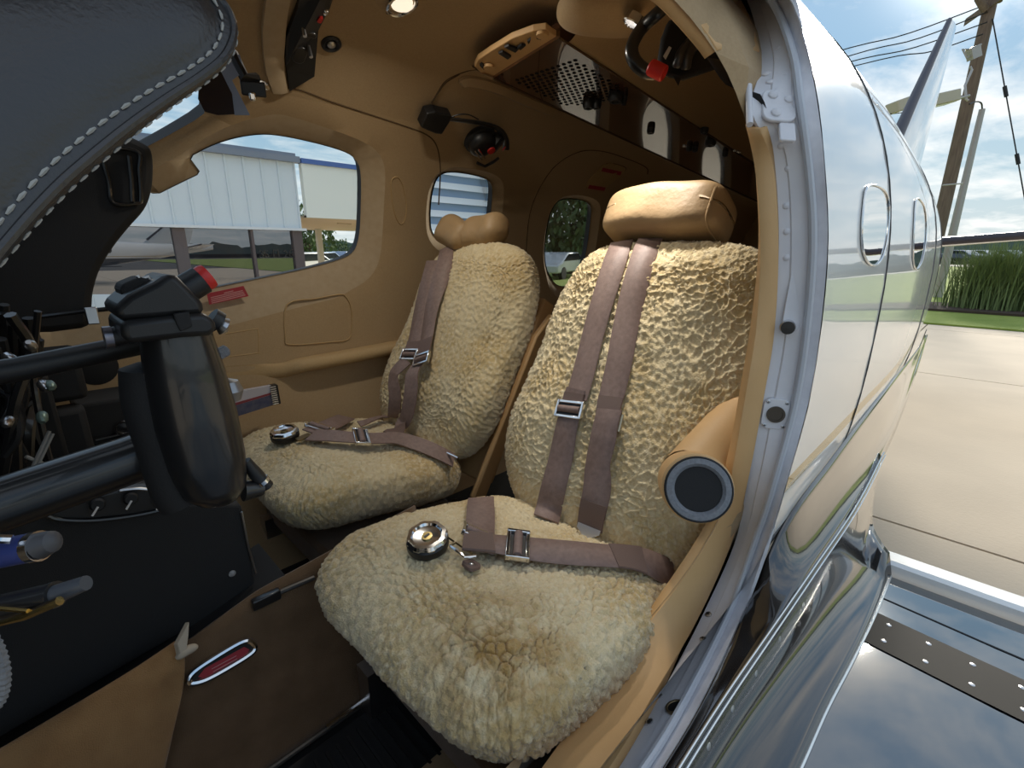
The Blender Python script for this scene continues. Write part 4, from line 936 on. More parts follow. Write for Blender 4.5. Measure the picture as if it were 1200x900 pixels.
# lap belt, port half
P, Nn, o = strap('lap_belt', bv1, [(541, 648), (575, 650), (612, 653), (660, 656), (710, 660), (756, 664), (785, 676)], w * .95, H1, lift=[.008, .007, .006, .004, .004, .005, .0]); adjuster(P, Nn, 12, w, H1)
obj('stitched_end', ribbon(P[:8] + Nn[:8] * .001, Nn[:8], w * .97, .005), WEBD, o); obj('stitched_end', ribbon(P[27:33] + Nn[27:33] * .001, Nn[27:33], w * .97, .004), WEBD, o)
c, n = hitb(bv1, 502, 642); t = Vector((0, -1, 0)); dial(c + Vector((0, 0, .004)), Vector((-.16, -.12, 1)).normalized(), t, H1, .030)
a, n = hitb(bv1, 545, 655); b, n2 = hitb(bv1, 524, 640)
obj('link_plate', prism([a + n * .012 + Vector((0, .016, 0)), a + n * .012 - Vector((0, .016, 0)), b + n * .012 - Vector((0, .008, 0)), b + n * .012 + Vector((0, .008, 0))], n * .003), M('worn_brass', (.32, .25, .14), .35, 1.), H1, smooth=False)
obj('d_ring', tube([a + n * .014 + Vector((.0, .022, 0)), a + n * .016 + Vector((-.012, .018, 0)), a + n * .016 + Vector((-.014, -.016, 0)), a + n * .014 + Vector((0, -.022, 0))], .0022, 8), CHR, H1)
c, n = hitb(bv1, 551, 667); obj('crotch_tab', rbox(c + n * .006, (.022, .022, .004), axes(n), .3), WEBD, H1); obj('tab_rivet', dome(c + n * .008, n, .004, .002), CHR, H1)
# copilot seat's harness
H2 = thing('seat_harness', 'brown harness tangled on the further seat under the side window', 'seat belt', (.5, 1.04, -.43), 'cockpit seat harnesses')
P, Nn, o = strap('shoulder_strap', bv2, [(514, 287), (508, 315), (499, 355), (492, 395), (486, 422)], w, H2, lift=[.0, .004, .006, .006, .012]); obj('stitched_end', ribbon(P[-8:] + Nn[-8:] * .001, Nn[-8:], w * 1.01, .004), WEBD, o); adjuster(P, Nn, 37, w * .9, H2)
P, Nn, o = strap('shoulder_strap', bv2, [(527, 285), (523, 310), (514, 350), (508, 390), (503, 428)], w, H2, lift=[.0, .006, .010, .010, .016]); obj('stitched_end', ribbon(P[-8:] + Nn[-8:] * .001, Nn[-8:], w * 1.01, .004), WEBD, o); adjuster(P, Nn, 37, w * .9, H2)
strap('shoulder_strap', bv2, [(482, 426), (474, 440), (470, 455), (468, 472), (462, 488)], w * .8, H2, lift=[.012, .025, .020, .012, .004])
P, Nn, o = strap('shoulder_strap', bv2, [(498, 430), (493, 445), (489, 465), (484, 490), (472, 506), (457, 518)], w * .85, H2, lift=[.014, .028, .024, .018, .012, .012]); obj('stitched_end', ribbon(P[-9:] + Nn[-9:] * .001, Nn[-9:], w * .88, .004), WEBD, o)
P, Nn, o = strap('lap_belt', bv2, [(424, 475), (410, 489), (395, 500), (380, 508), (364, 515)], w, H2, lift=[.001, .006, .006, .008, .006]); adjuster(P, Nn, 20, w, H2)
P, Nn, o = strap('lap_belt', bv2, [(366, 517), (390, 521), (415, 523), (440, 523), (462, 521), (480, 523), (505, 532), (528, 545)], w * .9, H2, lift=[.006, .012, .012, .010, .010, .006, .006, .008]); adjuster(P, Nn, 13, w, H2)
obj('belt_clip', tube([Vector(P[-2]) + Vector((0, .02, .01)), Vector(P[-2]) + Vector((0, -.03, .01))], .003, 8), CHR, H2)
strap('crotch_strap', bv2, [(455, 493), (445, 496), (432, 500), (420, 502)], w * .45, H2, lift=[.004, .008, .006, .004])
c, n = hitb(bv2, 335, 516); dial(c + Vector((0, 0, .006)), Vector((-.10, -.10, 1)).normalized(), t, H2, .030)
c, n = hitb(bv2, 357, 517); obj('link_plate', rbox(c + n * .01, (.03, .02, .003), axes(n), .2), M('worn_brass', (.32, .25, .14), .35, 1.), H2)
# ------------------------------------------------------------------ starboard side wall furniture
def plate(px, off, thick, n=6):     # a curved plate lying on the starboard wall: image outline on the liner, lifted by off, with depth
    P = []
    for i in range(len(px)):
        a, b = np.array(px[i], float), np.array(px[(i + 1) % len(px)], float)
        for k in range(n): P.append(a + (b - a) * k / n)
    A = []; B = []
    for u, v in P:
        p, nn = wall(u, v); A.append(p + nn * off); B.append(p + nn * (off + thick))
    m = len(A); c0 = sum(A, Vector()) / m; c1 = sum(B, Vector()) / m
    vs = A + B; fs = [(i, (i + 1) % m, m + (i + 1) % m, m + i) for i in range(m)] + [tuple(reversed(range(m))), tuple(range(m, 2 * m))]
    return vs, fs
def wline(px, r, off=0., n=40, closed=False): return tube([wall(u, v)[0] + wall(u, v)[1] * off for u, v, _ in spline([(a, b, 0) for a, b in px], n, closed)], r, 6, closed=closed)
GRV = M('headliner_seam', (.10, .060, .028), .9)
TANP = M('tan_side_panel', (.47, .315, .15), .8, var=((.50, .345, .17), 200, 3), bump=(500, .3, .001))
# seams of the headliner and the emergency hatch outline
struct(obj('trim_4', wline([(325, 103), (350, 105), (385, 118), (430, 133), (475, 148), (500, 158), (512, 172), (516, 200), (514, 240)], .0022), GRV))
struct(obj('trim_5', wline([(616, 300), (620, 255), (630, 225), (650, 195), (678, 178), (705, 177), (735, 186), (757, 196), (759, 204)], .0022), GRV))
struct(obj('trim_6', wline([(507, 118), (522, 95), (545, 84), (562, 81)], .0018), GRV))
# arm ledge with the moulded panels above it
L = []
for u, v, d in ((235, 437, 0), (300, 432, .0), (330, 430, .018), (350, 424, .05), (395, 416, .055), (437, 408, .055), (470, 402, .055), (520, 395, .05)):
    p, nn = wall(u, v); L.append((p, nn, d))
rows = []
for p, nn, d in L: up = Vector((0, 0, 1)); rows.append([p + up * .012, p + nn * (d * .6) + up * .010, p + nn * d + up * .002, p + nn * (d + .004) - up * .012, p + nn * d - up * .024, p + nn * (d * .4) - up * .030, p - up * .030])
rows = list(map(list, zip(*[spline([np.array(r[k]) for r in rows], 30) for k in range(7)])))
al = struct(obj('trim_7', grid(rows), TANP, sharp=60))
struct(obj('trim_8', wline([(265, 391), (298, 386), (302, 388), (303, 412), (300, 414), (268, 418)], .0016), TANP))
def recess(px, name, w=.010):
    p = [wall(u, v) for u, v, _ in spline([(a, b, 0) for a, b in px], 36, True)]; q = [a + n * .0002 for a, n in p]
    struct(obj(name, tube(q, w, 8, closed=True, flat=.5), TANP))
recess([(336, 357), (370, 350), (398, 345), (405, 348), (411, 360), (412, 385), (407, 398), (385, 401), (340, 404), (334, 395)], 'trim_9', .0042)
recess([(458, 215), (464, 207), (471, 215), (476, 240), (474, 258), (468, 262), (461, 245)], 'trim_10', .003)
pk = tag(obj('side_placard', plate([(242, 344), (285, 335), (291, 347), (245, 357)], .001, .0015, 3), REDP, smooth=False), 'small red printed placard under the side window', 'placard')
for k in range(5):
    t = k / 5; m = obj('print_line', plate([(246 + t * 2 + (16 if k == 0 else 0), 346.2 + t * 10.5 - (3.3 if k == 0 else 0)), (283 + t * 5 - (10 if k == 0 else 0), 338.2 + t * 8.6 + (2 if k == 0 else 0)), (283.2 + t * 5 - (10 if k == 0 else 0), 339.2 + t * 8.6 + (2 if k == 0 else 0)), (246.2 + t * 2 + (16 if k == 0 else 0), 347.2 + t * 10.5 - (3.3 if k == 0 else 0))], .0026, .0002, 2), PINK, pk, smooth=False)
# emergency release cover with two red placards
ec = tag(obj('release_cover', plate([(706, 193), (715, 190), (729, 194), (733, 198), (727, 206), (706, 222), (686, 219), (689, 211)], .001, .002, 3), TANP, smooth=False), 'small tan release cover with two red placards on the rear hatch', 'cover')
obj('cover_edge', wline([(732, 200), (733, 196), (722, 192), (713, 191), (706, 195), (690, 212), (687, 220)], .0012, .002, 20), GRV, ec)
for q in ([(706, 195.5), (728, 200.5), (726, 204.5), (704, 199.5)], [(690, 216), (709, 219), (707, 223), (688, 220)]):
    r = obj('red_placard', plate(q, .0045, .0012, 4), REDP, ec, smooth=False); 
obj('release_slot', plate([(707, 208), (712, 204.5), (713, 206), (708, 209)], .0035, .0006, 2), BLK, ec, smooth=False)
# ------------------------------------------------------------------ overhead: wood console, grille, switch plate
def cz(x): return .414 - .09 * (x - .9)
def cpt(u, v, dz=0.):
    q = ray(u, v); t = (.414 + .081 + dz) / (q[2] + .09 * q[0]); return V(q * t)
cons = thing('overhead_console', 'long polished dark wood console with grille, running aft along the ceiling', 'console', (1.0, .87, .40))
WOODC = M('polished_walnut', (.050, .017, .008), .16, var=((.11, .042, .018), 5, 7), coat=1., stretch=(1.2, 9, 9)); WOODC.node_tree.nodes['Principled BSDF'].inputs['Coat IOR'].default_value = 2.0; WOODC.node_tree.nodes['Principled BSDF'].inputs['Coat Roughness'].default_value = .015
A_, B_ = cpt(578, 92), cpt(656, 44); y0, y1 = B_.y + .004, A_.y + .0
xs_ = (A_.x + B_.x) / 2
poly = [A_, B_, Vector((3.2, y0 + .02, cz(3.2))), Vector((3.2, y1 - .02, cz(3.2)))]
lab(obj('wood_panel', prism(poly, (0, 0, .03)), WOODC, cons, smooth=False), 'glossy walnut panel mirroring the cabin windows')
for p, q in ((A_, poly[3]), (B_, poly[2])): obj('edge_strip', tube([p + Vector((0, 0, -.001)), q], .0025, 6), GRV, cons)
for yy, sg in ((y0, -1), (y1, 1)): obj('shroud', grid([[Vector((x, yy + sg * d, cz(x) + h)) for x in np.linspace(xs_ + .0, 3.2, 12)] for d, h in ((.0, .001), (.012, .004), (.05, .03), (.14, .075))]), TAN, cons, recenter=False)
nh = []
gx0, gx1 = A_.x + .05, A_.x + .26
hole = MB()
for i in range(15):
    for j in range(12):
        x = .965 + i * .0165; y = .765 + (j + .5 * (i % 2)) * .0165
        if y > .955 or (x - 1.06) + abs(y - .865) * .6 > .16: continue
        hole.add(lathe([(.0052, 0), (0, 0)], (x, y, cz(x) - .0008), (.09, 0, 1), 8))
gh = stuff(obj('grille_holes', hole, BLKM, cons, smooth=False)); lab(gh, 'perforated speaker grille')
def cfix(u, v, r, name, m=BLK, h=.012):
    c = cpt(u, v); o = obj(name, lathe([(r, 0), (r, -h * .6), (r * .8, -h), (r * .5, -h), (r * .4, -h * .5), (0, -h * .5)], c, (.09, 0, 1), 20), m, cons); return o
for u, v, r in ((690, 118, .016), (700, 118, .012), (722, 110, .020), (732, 113, .008)): cfix(u, v, r, 'reading_light', BLK, .02)
for u, v, r in ((763, 150, .012), (808, 171, .010), (815, 172, .010), (833, 165, .018), (850, 178, .010), (826, 150, .012)): cfix(u, v, r, 'air_outlet', BLK, .016)
for u, v in ((802, 171), (806, 171.5), (861, 176), (867, 178), (865, 177)): cfix(u, v, .006, 'screw_head', CHR, .004)
sp_ = thing('switch_plate', 'curved tan plate of small slots at the front end of the wood console', 'switch plate', tuple(cpt(605, 60)))
pl = [(556, 78), (560, 70), (575, 60), (600, 45), (625, 36), (640, 34), (647, 40), (656, 45), (578, 91), (565, 88)]
obj('plate', prism([cpt(u, v, .006) for u, v in pl], (0, 0, .012)), TANL, sp_, smooth=False, bevel=.002)
for q in ([(584, 63), (589, 61), (599, 67), (595, 70)], [(591, 56), (596, 54), (608, 58), (604, 62)], [(606, 57), (611, 53), (616, 54), (610, 59)], [(618, 49), (622, 46), (621, 50), (619, 52)], [(628, 42), (631, 39), (637, 44), (634, 47), (629, 46)], [(562, 77), (565, 75), (569, 80), (567, 82)]):
    obj('slot', prism([cpt(u, v, -.0005) for u, v in q], (0, 0, .004)), BLK, sp_, smooth=False)
c = cpt(573, 77, .004); obj('round_knob', lathe([(.013, .0), (.013, -.006), (0, -.007)], c, (.09, 0, 1), 20), TANL, sp_)
c = cpt(636, 39, .004); obj('round_knob', lathe([(.013, .0), (.013, -.006), (0, -.007)], c, (.09, 0, 1), 20), TANL, sp_)
# moulded tan air duct beside the console on the starboard side, with a pale lens; and the port pod with its lamp
for nm, px, r in (('trim_11', [(538, 98), (548, 94), (575, 100), (600, 110), (628, 122), (660, 135)], .022),):
    struct(obj(nm, wline(px, [.006, .016] + [r] * 18 + [.016, .004], -.006, 22), TAN))
pod = thing('ceiling_pod', 'tan moulded ceiling pod holding a round chrome reading lamp', 'lamp', tuple(wall(715, 20)[0]))
cp = Vector(atz(716, 32, .40)); P_, F_ = soft((.10, .075, .035), 3, 2.4, (Vector((.8, -.6, 0)), Vector((.6, .8, 0)), Vector((0, 0, 1))), cp + Vector((0, 0, .03)))
npobj('pod_shell', P_, F_, TAN, pod)
c = atz(742, 26, .385); obj('lamp_ring', lathe([(.017, .01), (.018, -.004), (.0145, -.005), (.013, .004)], c, (.35, -.45, 1), 28), CHR, pod)
em2 = bpy.data.materials.new('reading_lamp_glow'); em2.use_nodes = True; em2.node_tree.nodes['Principled BSDF'].inputs['Emission Color'].default_value = (1, .95, .9, 1); em2.node_tree.nodes['Principled BSDF'].inputs['Emission Strength'].default_value = .35
ll = obj('lamp_lens', lathe([(.0135, .004), (.011, -.001), (0, -.003)], c, (.35, -.45, 1), 20), em2, pod)
lq = bpy.data.lights.new('reading_light', 'AREA'); lq.shape = 'DISK'; lq.size = .034; lq.spread = math.radians(75); lq.energy = READ_W; lq.color = (1, .95, .86); lr = bpy.data.objects.new('reading_light', lq); C.objects.link(lr); lr.parent = pod; lr.matrix_parent_inverse = parent_world(pod).inverted()
dr_ = Vector((.02, -.10, -1)).normalized(); lr.location = c + Vector((.35, -.45, 1)).normalized() * -.012; lr.rotation_euler = (-dr_).to_track_quat('Z', 'Y').to_euler()
# ------------------------------------------------------------------ header arch, black overhead panel, vent, dome lamp
def band(pxa, pxb, off, thick, n=24):
    a = [wall(u, v) for u, v, _ in spline([(p, q, 0) for p, q in pxa], n)]; b = [wall(u, v) for u, v, _ in spline([(p, q, 0) for p, q in pxb], n)]
    rows = [[p for p, _ in a], [p + nn * off for p, nn in a], [p + nn * (off + thick) for p, nn in a], [(p + q) / 2 + (nn + mm) / 2 * (off + thick * 1.3) for (p, nn), (q, mm) in zip(a, b)], [q + nn * (off + thick) for q, nn in b], [q for q, nn in b]]
    return grid(rows)
struct(obj('trim_12', band([(318, -60), (309, 0), (306, 35), (309, 75), (318, 106)], [(352, -60), (337, 0), (332, 45), (331, 75), (336, 104)], .0, .012), TANW, sharp=50))
ov = tag(obj('overhead_switch_panel', plate([(352, -40), (347, 0), (333, 38), (332, 62), (337, 102), (366, 84), (368, 60), (371, 28), (385, 0), (398, -40)], .004, .010, 5), BLK, smooth=False), 'black curved switch panel on the header above the windscreen', 'panel')
for u, v, w_ in ((348, 55, .020), (362, 30, .010)):
    p, nn = wall(u, v); x, y, a = axes(nn); o2 = obj('rocker', rbox(p + nn * .018, (w_ * 1.3, w_ * 2, .008), (y, x, a), .45), BLKG, ov, bevel=.002)
for u, v in ((352, 18), (359, 45)):
    p, nn = wall(u, v); obj('toggle', tube([p + nn * .013, p + nn * .030 + Vector((0, 0, -.01))], [.003, .004], 8), STL, ov)
p, nn = wall(372, 10); obj('red_guard', rbox(p + nn * .018, (.008, .014, .01), axes(nn), .3), RED, ov); p, nn = wall(379, 3); obj('chrome_cap', dome(p + nn * .014, nn, .007, .008), CHR, ov)
p, nn = wall(388, 51); ev = thing('air_vent', 'black ringed eyeball air vent in the headliner', 'vent', tuple(p))
obj('ring', lathe([(.021, 0), (.021, .003), (.016, .006), (.010, .002), (.009, 0)], p, nn, 28), BLK, ev); obj('eyeball', dome(p + nn * .001, nn, .0095, .006), STL, ev)
p, nn = wall(470, -2); dl = thing('dome_lamp', 'chrome and clear dome lamp in the headliner at the top edge of the picture', 'lamp', tuple(p))
obj('base', lathe([(.05, 0), (.048, .004), (.03, .007), (0, .007)], p, nn, 28), TAN, dl)
obj('bezel', tube([p + nn * .012 + axes(nn)[0] * (.024 * math.cos(q)) + axes(nn)[1] * (.036 * math.sin(q)) for q in np.linspace(0, 6.283, 24, endpoint=False)], .004, 8, closed=True), CHR, dl)
em = bpy.data.materials.new('lamp_glow'); em.use_nodes = True; em.node_tree.nodes['Principled BSDF'].inputs['Emission Color'].default_value = (1, .86, .66, 1); em.node_tree.nodes['Principled BSDF'].inputs['Emission Strength'].default_value = .5; em.node_tree.nodes['Principled BSDF'].inputs['Base Color'].default_value = (.7, .68, .62, 1)
obj('lens', lathe([(.022, .007), (.020, .014), (0, .017)], p, nn, 24), em, dl)
for d in (-.05, .052): obj('screw', dome(p + axes(nn)[1] * d + nn * .003, nn, .004, .002), BLK, dl)
lt = bpy.data.lights.new('dome_light', 'AREA'); lt.shape = 'DISK'; lt.size = .06; lt.energy = LAMP_W; lt.color = (1, .93, .80); lo_ = bpy.data.objects.new('dome_light', lt); C.objects.link(lo_); lo_.parent = dl; lo_.matrix_parent_inverse = parent_world(dl).inverted(); lo_.matrix_world = Matrix.Translation(p + nn * .022) @ (-nn).to_track_quat('Z', 'Y').to_matrix().to_4x4()
lo_.rotation_euler = (-nn).to_track_quat('Z', 'Y').to_euler(); lo_.location = p + nn * .022
# ------------------------------------------------------------------ sun visor hanging from the header
vz = thing('sun_visor', 'dark tinted sun visor on a grey bracket beside the glareshield', 'visor', tuple(atd(255, 110, .62)))
VD = .62
obj('visor_blade', prism([atd(u, v, VD) for u, v in ((233, 96), (246, 78), (262, 84), (272, 110), (275, 134), (255, 135), (240, 131), (232, 116))], V(ray(250, 110) / F * .006)), M('smoked_visor', (.012, .009, .012), .12, coat=1), vz, smooth=False)
obj('visor_edge', prism([atd(u, v, VD - .004) for u, v in ((259, 84), (275, 64), (281, 64), (286, 84), (272, 94), (293, 135), (275, 135), (272, 110))], V(ray(270, 100) / F * .012)), M('visor_grey', (.22, .22, .25), .4), vz, smooth=False)
obj('visor_arm', tube([atd(272, 62, VD), atd(286, 90, VD), atd(300, 92, VD + .02)], .007, 8), BLK, vz)
obj('pivot', box(atd(297, 104, VD + .02), (.018, .03, .012), axes(V(ray(297, 104)))), BLK, vz, bevel=.002)
obj('pivot_clamp', box(atd(296, 113, VD + .015), (.010, .008, .01), axes(V(ray(297, 104)))), CHR, vz, bevel=.002)
obj('mount', tube([atd(300, 98, VD + .02), atd(308, 100, VD + .04), wall(313, 103)[0]], .006, 8), CHR, vz)
# ------------------------------------------------------------------ headsets
def headset(name, label, c, nrm_, up, s=1., arm=None):
    pass
hs = thing('headset', 'black headset with red ear cup badges hanging on the far headliner', 'headset', tuple(wall(555, 150)[0]), 'aviation headsets')
p, nn = wall(513, 130); x, y, a = axes(nn)
hk = [wall(u, v)[0] + wall(u, v)[1] * .012 for u, v in ((486, 136), (493, 119), (503, 117), (523, 122), (520, 130), (511, 145), (503, 144))]
obj('hook_block', prism(hk, nn * .03), BLK, hs, smooth=False, bevel=.004)
arc = [wall(u, v)[0] + wall(u, v)[1] * d for u, v, d in ((518, 129, .03), (535, 126, .045), (553, 125, .055), (568, 127, .06), (578, 134, .06), (583, 146, .06), (583, 158, .06))]
obj('headband', tube(spline(arc, 30), .011, 10, flat=.5), BLKG, hs)
c = wall(556, 152)[0] + nn * .055; ear = lab(obj('ear_cup', lathe([(.034, -.022), (.042, -.018), (.044, -.004), (.042, .008), (.034, .018), (.018, .022), (0, .022)], c, nn + Vector((0, -.25, -.5)), 32), BLK, hs), 'black ear cup with foam seal')
obj('ear_seal', tube([c + Vector(axes(nn + Vector((0, -.25, -.5)))[0]) * (.040 * math.cos(q)) + axes(nn + Vector((0, -.25, -.5)))[1] * (.040 * math.sin(q)) - (nn + Vector((0, -.25, -.5))).normalized() * .016 for q in np.linspace(0, 6.283, 28, endpoint=False)], .011, 8, closed=True), BLKM, hs)
c2 = wall(574, 152)[0] + nn * .05; obj('ear_cup', lathe([(.030, -.018), (.036, -.012), (.036, .006), (.028, .014), (0, .016)], c2, nn + Vector((.9, -.2, -.3)), 28), BLK, hs)
for q, ax in ((wall(562, 151)[0] + nn * .083, nn + Vector((0, -.25, -.5))), (wall(582, 156)[0] + nn * .055, nn + Vector((1.2, -.2, -.3)))): lab(obj('red_badge', lathe([(.0125, 0), (.012, .004), (0, .005)], q, ax, 20), RED, hs), 'red round badge')
for k in (0, 1): u, v = 549 + k * 3.5, 159 + k * -2; obj('stirrup', tube([wall(u - 6, v - 8)[0] + nn * .085, wall(u, v)[0] + nn * .088, wall(u + 3, v + 4)[0] + nn * .08], .0024, 6), CHR, hs)
obj('lower_yoke', tube([wall(548, 170)[0] + nn * .07, wall(556, 172)[0] + nn * .078, wall(566, 167)[0] + nn * .078, wall(573, 165)[0] + nn * .07], .0045, 8), BLKG, hs)
obj('cable', tube(spline([wall(505, 119)[0] + nn * .004, wall(513, 108)[0] + nn * .003, wall(522, 96)[0] + nn * .003, wall(538, 86)[0] + nn * .003], 20), .0017, 6), GRV, hs)
obj('boom_cable', tube(spline([wall(521, 126)[0] + nn * .035, wall(532, 121)[0] + nn * .04, wall(542, 120)[0] + nn * .045, wall(552, 124)[0] + nn * .05], 20), .0018, 6), BLK, hs)
h2 = thing('headset', 'black headset with a red plug end hanging by the doorway top', 'headset', tuple(atd(800, 60, .78)), 'aviation headsets')
D2 = .78
pr_ = lambda u, v, d=D2: atd(u, v, d)
obj('headband', tube(spline([pr_(790, -8, .74), pr_(783, 4, .75), pr_(768, 18, .76), pr_(755, 30), pr_(745, 44), pr_(740, 58), pr_(744, 72), pr_(756, 83), pr_(768, 85)], 40), .0085, 10, flat=1.3), BLKG, h2)
bd = pr_(800, 30) - pr_(800, 31); w2 = V(ray(810, 65)).normalized()
obj('pouch', prism([pr_(*q) for q in ((783, 22), (803, 21), (825, 38), (842, 55), (851, 76), (835, 83), (800, 95), (778, 90), (770, 70), (774, 45))], w2 * .05), BLKM, h2, bevel=.008, smooth=True)
for a, b in (((812, 46), (793, 80)), ((818, 46), (803, 82))): obj('ear_seal_fold', tube(spline([pr_(a[0], a[1], D2 - .008), pr_((a[0] + b[0]) / 2 - 4, (a[1] + b[1]) / 2, D2 - .016), pr_(b[0], b[1], D2 - .006)], 14), [.004] + [.0085] * 12 + [.006], 10), BLKL, h2)
lab(obj('red_cap', tube([pr_(761, 78, D2 - .006), pr_(779, 87, D2 - .012)], .0125, 14), RED, h2, bevel=.003), 'red rubber cap'); obj('white_tag', prism([pr_(777, 66, D2 - .010), pr_(784, 54, D2 - .010), pr_(787, 56, D2 - .010), pr_(780, 70, D2 - .010)], w2 * .004), M('tag_white', (.6, .6, .58), .5), h2, smooth=False)
obj('hanger', tube([pr_(790, 20, D2 + .02), pr_(796, 2, D2 + .03), pr_(800, -30, D2 + .04)], .004, 6), BLK, h2)
obj('tip', prism([pr_(790, 92), pr_(798, 92), pr_(795, 101)], w2 * .01), BLK, h2, smooth=False)
# ------------------------------------------------------------------ glareshield: a thick leather brow with a stitched, piped lower edge
gs = thing('glareshield', 'padded black leather glareshield with white-grey stitching along its lower edge', 'glareshield', (-.1, .7, 0))
def gpt(u, v):      # the pad leans: its face lies about y = .29 + .4 z
    q = ray(u, v); return q * (.29 / (q[1] - .4 * q[2]))
EC = spline([gpt(u, v) for u, v in ((150, -75), (215, -30), (247, 0), (263, 13), (272, 28), (276, 45), (273, 62), (262, 81), (236, 103), (200, 128), (160, 158), (120, 191), (80, 226), (45, 262), (15, 296), (-15, 332), (-60, 388), (-120, 470))], 150)
CC = gpt(-190, -40); PN = np.array([0, -1., .4]) / np.linalg.norm([0, -1., .4])
def edge_off(i, s, b):      # s metres in from the edge toward the pad's middle, b metres proud of its face
    e = EC[i]; w = CC - e; L = np.linalg.norm(w); return e + w / L * s + PN * b
SB = [(.004, -.003), (-.0004, .0025), (.0002, .005), (.0025, .0068), (.006, .0078), (.009, .0080), (.0105, .0082), (.014, .0105), (.020, .0135), (.028, .0155), (.040, .0168), (.06, .0170), (.085, .0155), (.115, .0125), (.15, .009), (.19, .006)]
rows = [[edge_off(i, .18, -.12) for i in range(150)], [edge_off(i, .09, -.055) for i in range(150)], [edge_off(i, .025, -.012) for i in range(150)]] + [[edge_off(i, s, b) for i in range(150)] for s, b in SB] + [[CC + PN * .004 for i in range(150)]]
lab(obj('pad', grid(rows), BLKL, gs, recenter=False, sharp=80), 'soft black leather pad')
obj('piping', tube([edge_off(i, .0025, .0062) for i in range(150)], .0023, 8), BLKL, gs, recenter=False)
for s_, b_, ln, th in ((.0085, .0084, .0052, .0009), (-.0004, .0022, .0046, .0008)):
    LL = [edge_off(i, s_, b_) for i in range(150)]; cum = np.concatenate([[0], np.cumsum([np.linalg.norm(LL[i + 1] - LL[i]) for i in range(149)])])
    at_s = lambda s0: Vector([np.interp(s0, cum, [q[j] for q in LL]) for j in range(3)])
    for k in range(int(cum[-1] / .0072)):
        a, b = at_s((k + .2) * .0072), at_s((k + .2) * .0072 + ln); obj('stitch', tube([a, (a + b) / 2 + Vector(PN) * .0006, b], [th * .55, th, th * .55], 5), THR, gs)
# black moulded end of the panel hood, starboard side
hd = thing('panel_hood', 'black moulded hood at the starboard end of the instrument panel with a tall vent slot', 'hood', tuple(aty(100, 385, 1.16)))
HP = [(-60, 392), (60, 390), (106, 384), (108, 360), (110, 340), (118, 315), (133, 290), (152, 266), (168, 248), (176, 232), (180, 210), (180, 185), (176, 172), (164, 164), (150, 158), (130, 150), (60, 170), (-60, 250)]
sp = spline([np.array(aty(u, v, 1.14)) for u, v in HP[2:15]], 40)
poly = [Vector(p) for p in sp] + [aty(u, v, 1.14) for u, v in HP[15:]] + [aty(u, v, 1.14) for u, v in HP[:2]]
obj('hood_shell', prism(poly, (0, .16, 0)), BLKM, hd, bevel=.012, sharp=30)
q = [aty(u, v, 1.136) for u, v in ((122, 176), (161, 178), (163, 200), (165, 232), (160, 238), (133, 238), (128, 215))]
lab(obj('slot_frame', tube(spline(q, 40, True), .0035, 8, closed=True), BLKG, hd), 'raised rim of the vent slot')
obj('slot_vane', tube([aty(u, v, 1.13) for u, v in ((151, 183), (154, 210), (155, 236))], .004, 8), BLKG, hd)
obj('hood_rail', tube([aty(u, v, 1.12) for u, v in ((40, 372), (95, 365), (128, 362))], .004, 8), BLKG, hd)
obj('rail_clip', box(aty(108, 370, 1.11), (.018, .008, .03)), STL, hd, bevel=.002)
# instrument panel slab under the glareshield
ip = struct(obj('panel_bulkhead', box((-.16, .80, -.10), (.10, 1.0, .36)), BLKM, smooth=False, bevel=.01))
# ------------------------------------------------------------------ control yoke
YK = .41
yk = thing('control_yoke', 'black control yoke with a worn leather grip and red thumb button, before the nearest seat', 'yoke', tuple(aty(220, 600, YK)))
g = [(205, 372), (209, 400), (218, 440), (230, 490), (243, 540), (252, 572), (254, 590)]
rad = [.020, .0225, .0255, .0275, .0265, .0225, .012]
GP = spline([np.array(aty(u, v, YK)) for u, v in g], 36); RR = [np.interp(i / 35 * 6, range(7), rad) for i in range(36)]; RR[-1] = .006; RR[-2] = .013
lab(obj('grip', tube(GP, RR, 22, flat=1.0), BLKG, yk, sharp=70), 'black worn leather hand grip')
bk = [(172, 425), (175, 470), (190, 520), (205, 570), (216, 588)]
obj('grip_back', tube(spline([np.array(aty(u, v, YK + .012)) for u, v in bk], 24), [.006] + [.0165] * 22 + [.008], 14), BLKM, yk)
HD = [(132, 362), (150, 346), (181, 331), (197, 320), (209, 324), (236, 352), (243, 364), (236, 369), (141, 377)]
P_ = [aty(u, v, YK - .030) for u, v in HD]
lab(obj('switch_housing', prism(P_, (0, .058, 0)), BLK, yk, smooth=True, bevel=.006), 'textured black switch housing')
LB = [(141, 376), (238, 367), (250, 372), (257, 386), (247, 394), (215, 396), (150, 404), (143, 394)]
obj('housing_base', prism([aty(u, v, YK - .033) for u, v in LB], (0, .064, 0)), BLK, yk, smooth=True, bevel=.004)
obj('trim_switch', prism([aty(u, v, YK - .0345) for u, v in ((203, 368), (222, 365), (226, 383), (212, 389), (207, 380))], (0, .003, 0)), BLKM, yk, smooth=False, bevel=.001)
obj('top_switch', prism([aty(u, v, YK - .012) for u, v in ((141, 340), (143, 333), (165, 324), (180, 328), (182, 335), (145, 350))], (0, .03, 0)), BLKM, yk, smooth=False, bevel=.003)
obj('switch_clip', tube([aty(161, 323, YK - .01), aty(165, 327, YK - .01), aty(174, 324, YK - .01), aty(176, 328, YK - .01)], .0012, 6), STL, yk)
a, b = aty(206, 346, YK - .004), aty(236, 328, YK - .004); ax = (b - a).normalized()
bt = obj('button_barrel', tube([a, b], .0100, 20), BLK, yk, sharp=50)
lab(obj('red_button', lathe([(.0088, 0), (.0092, .003), (.0085, .006), (0, .007)], b, ax, 20), RED, yk), 'red push button on the end of the barrel')
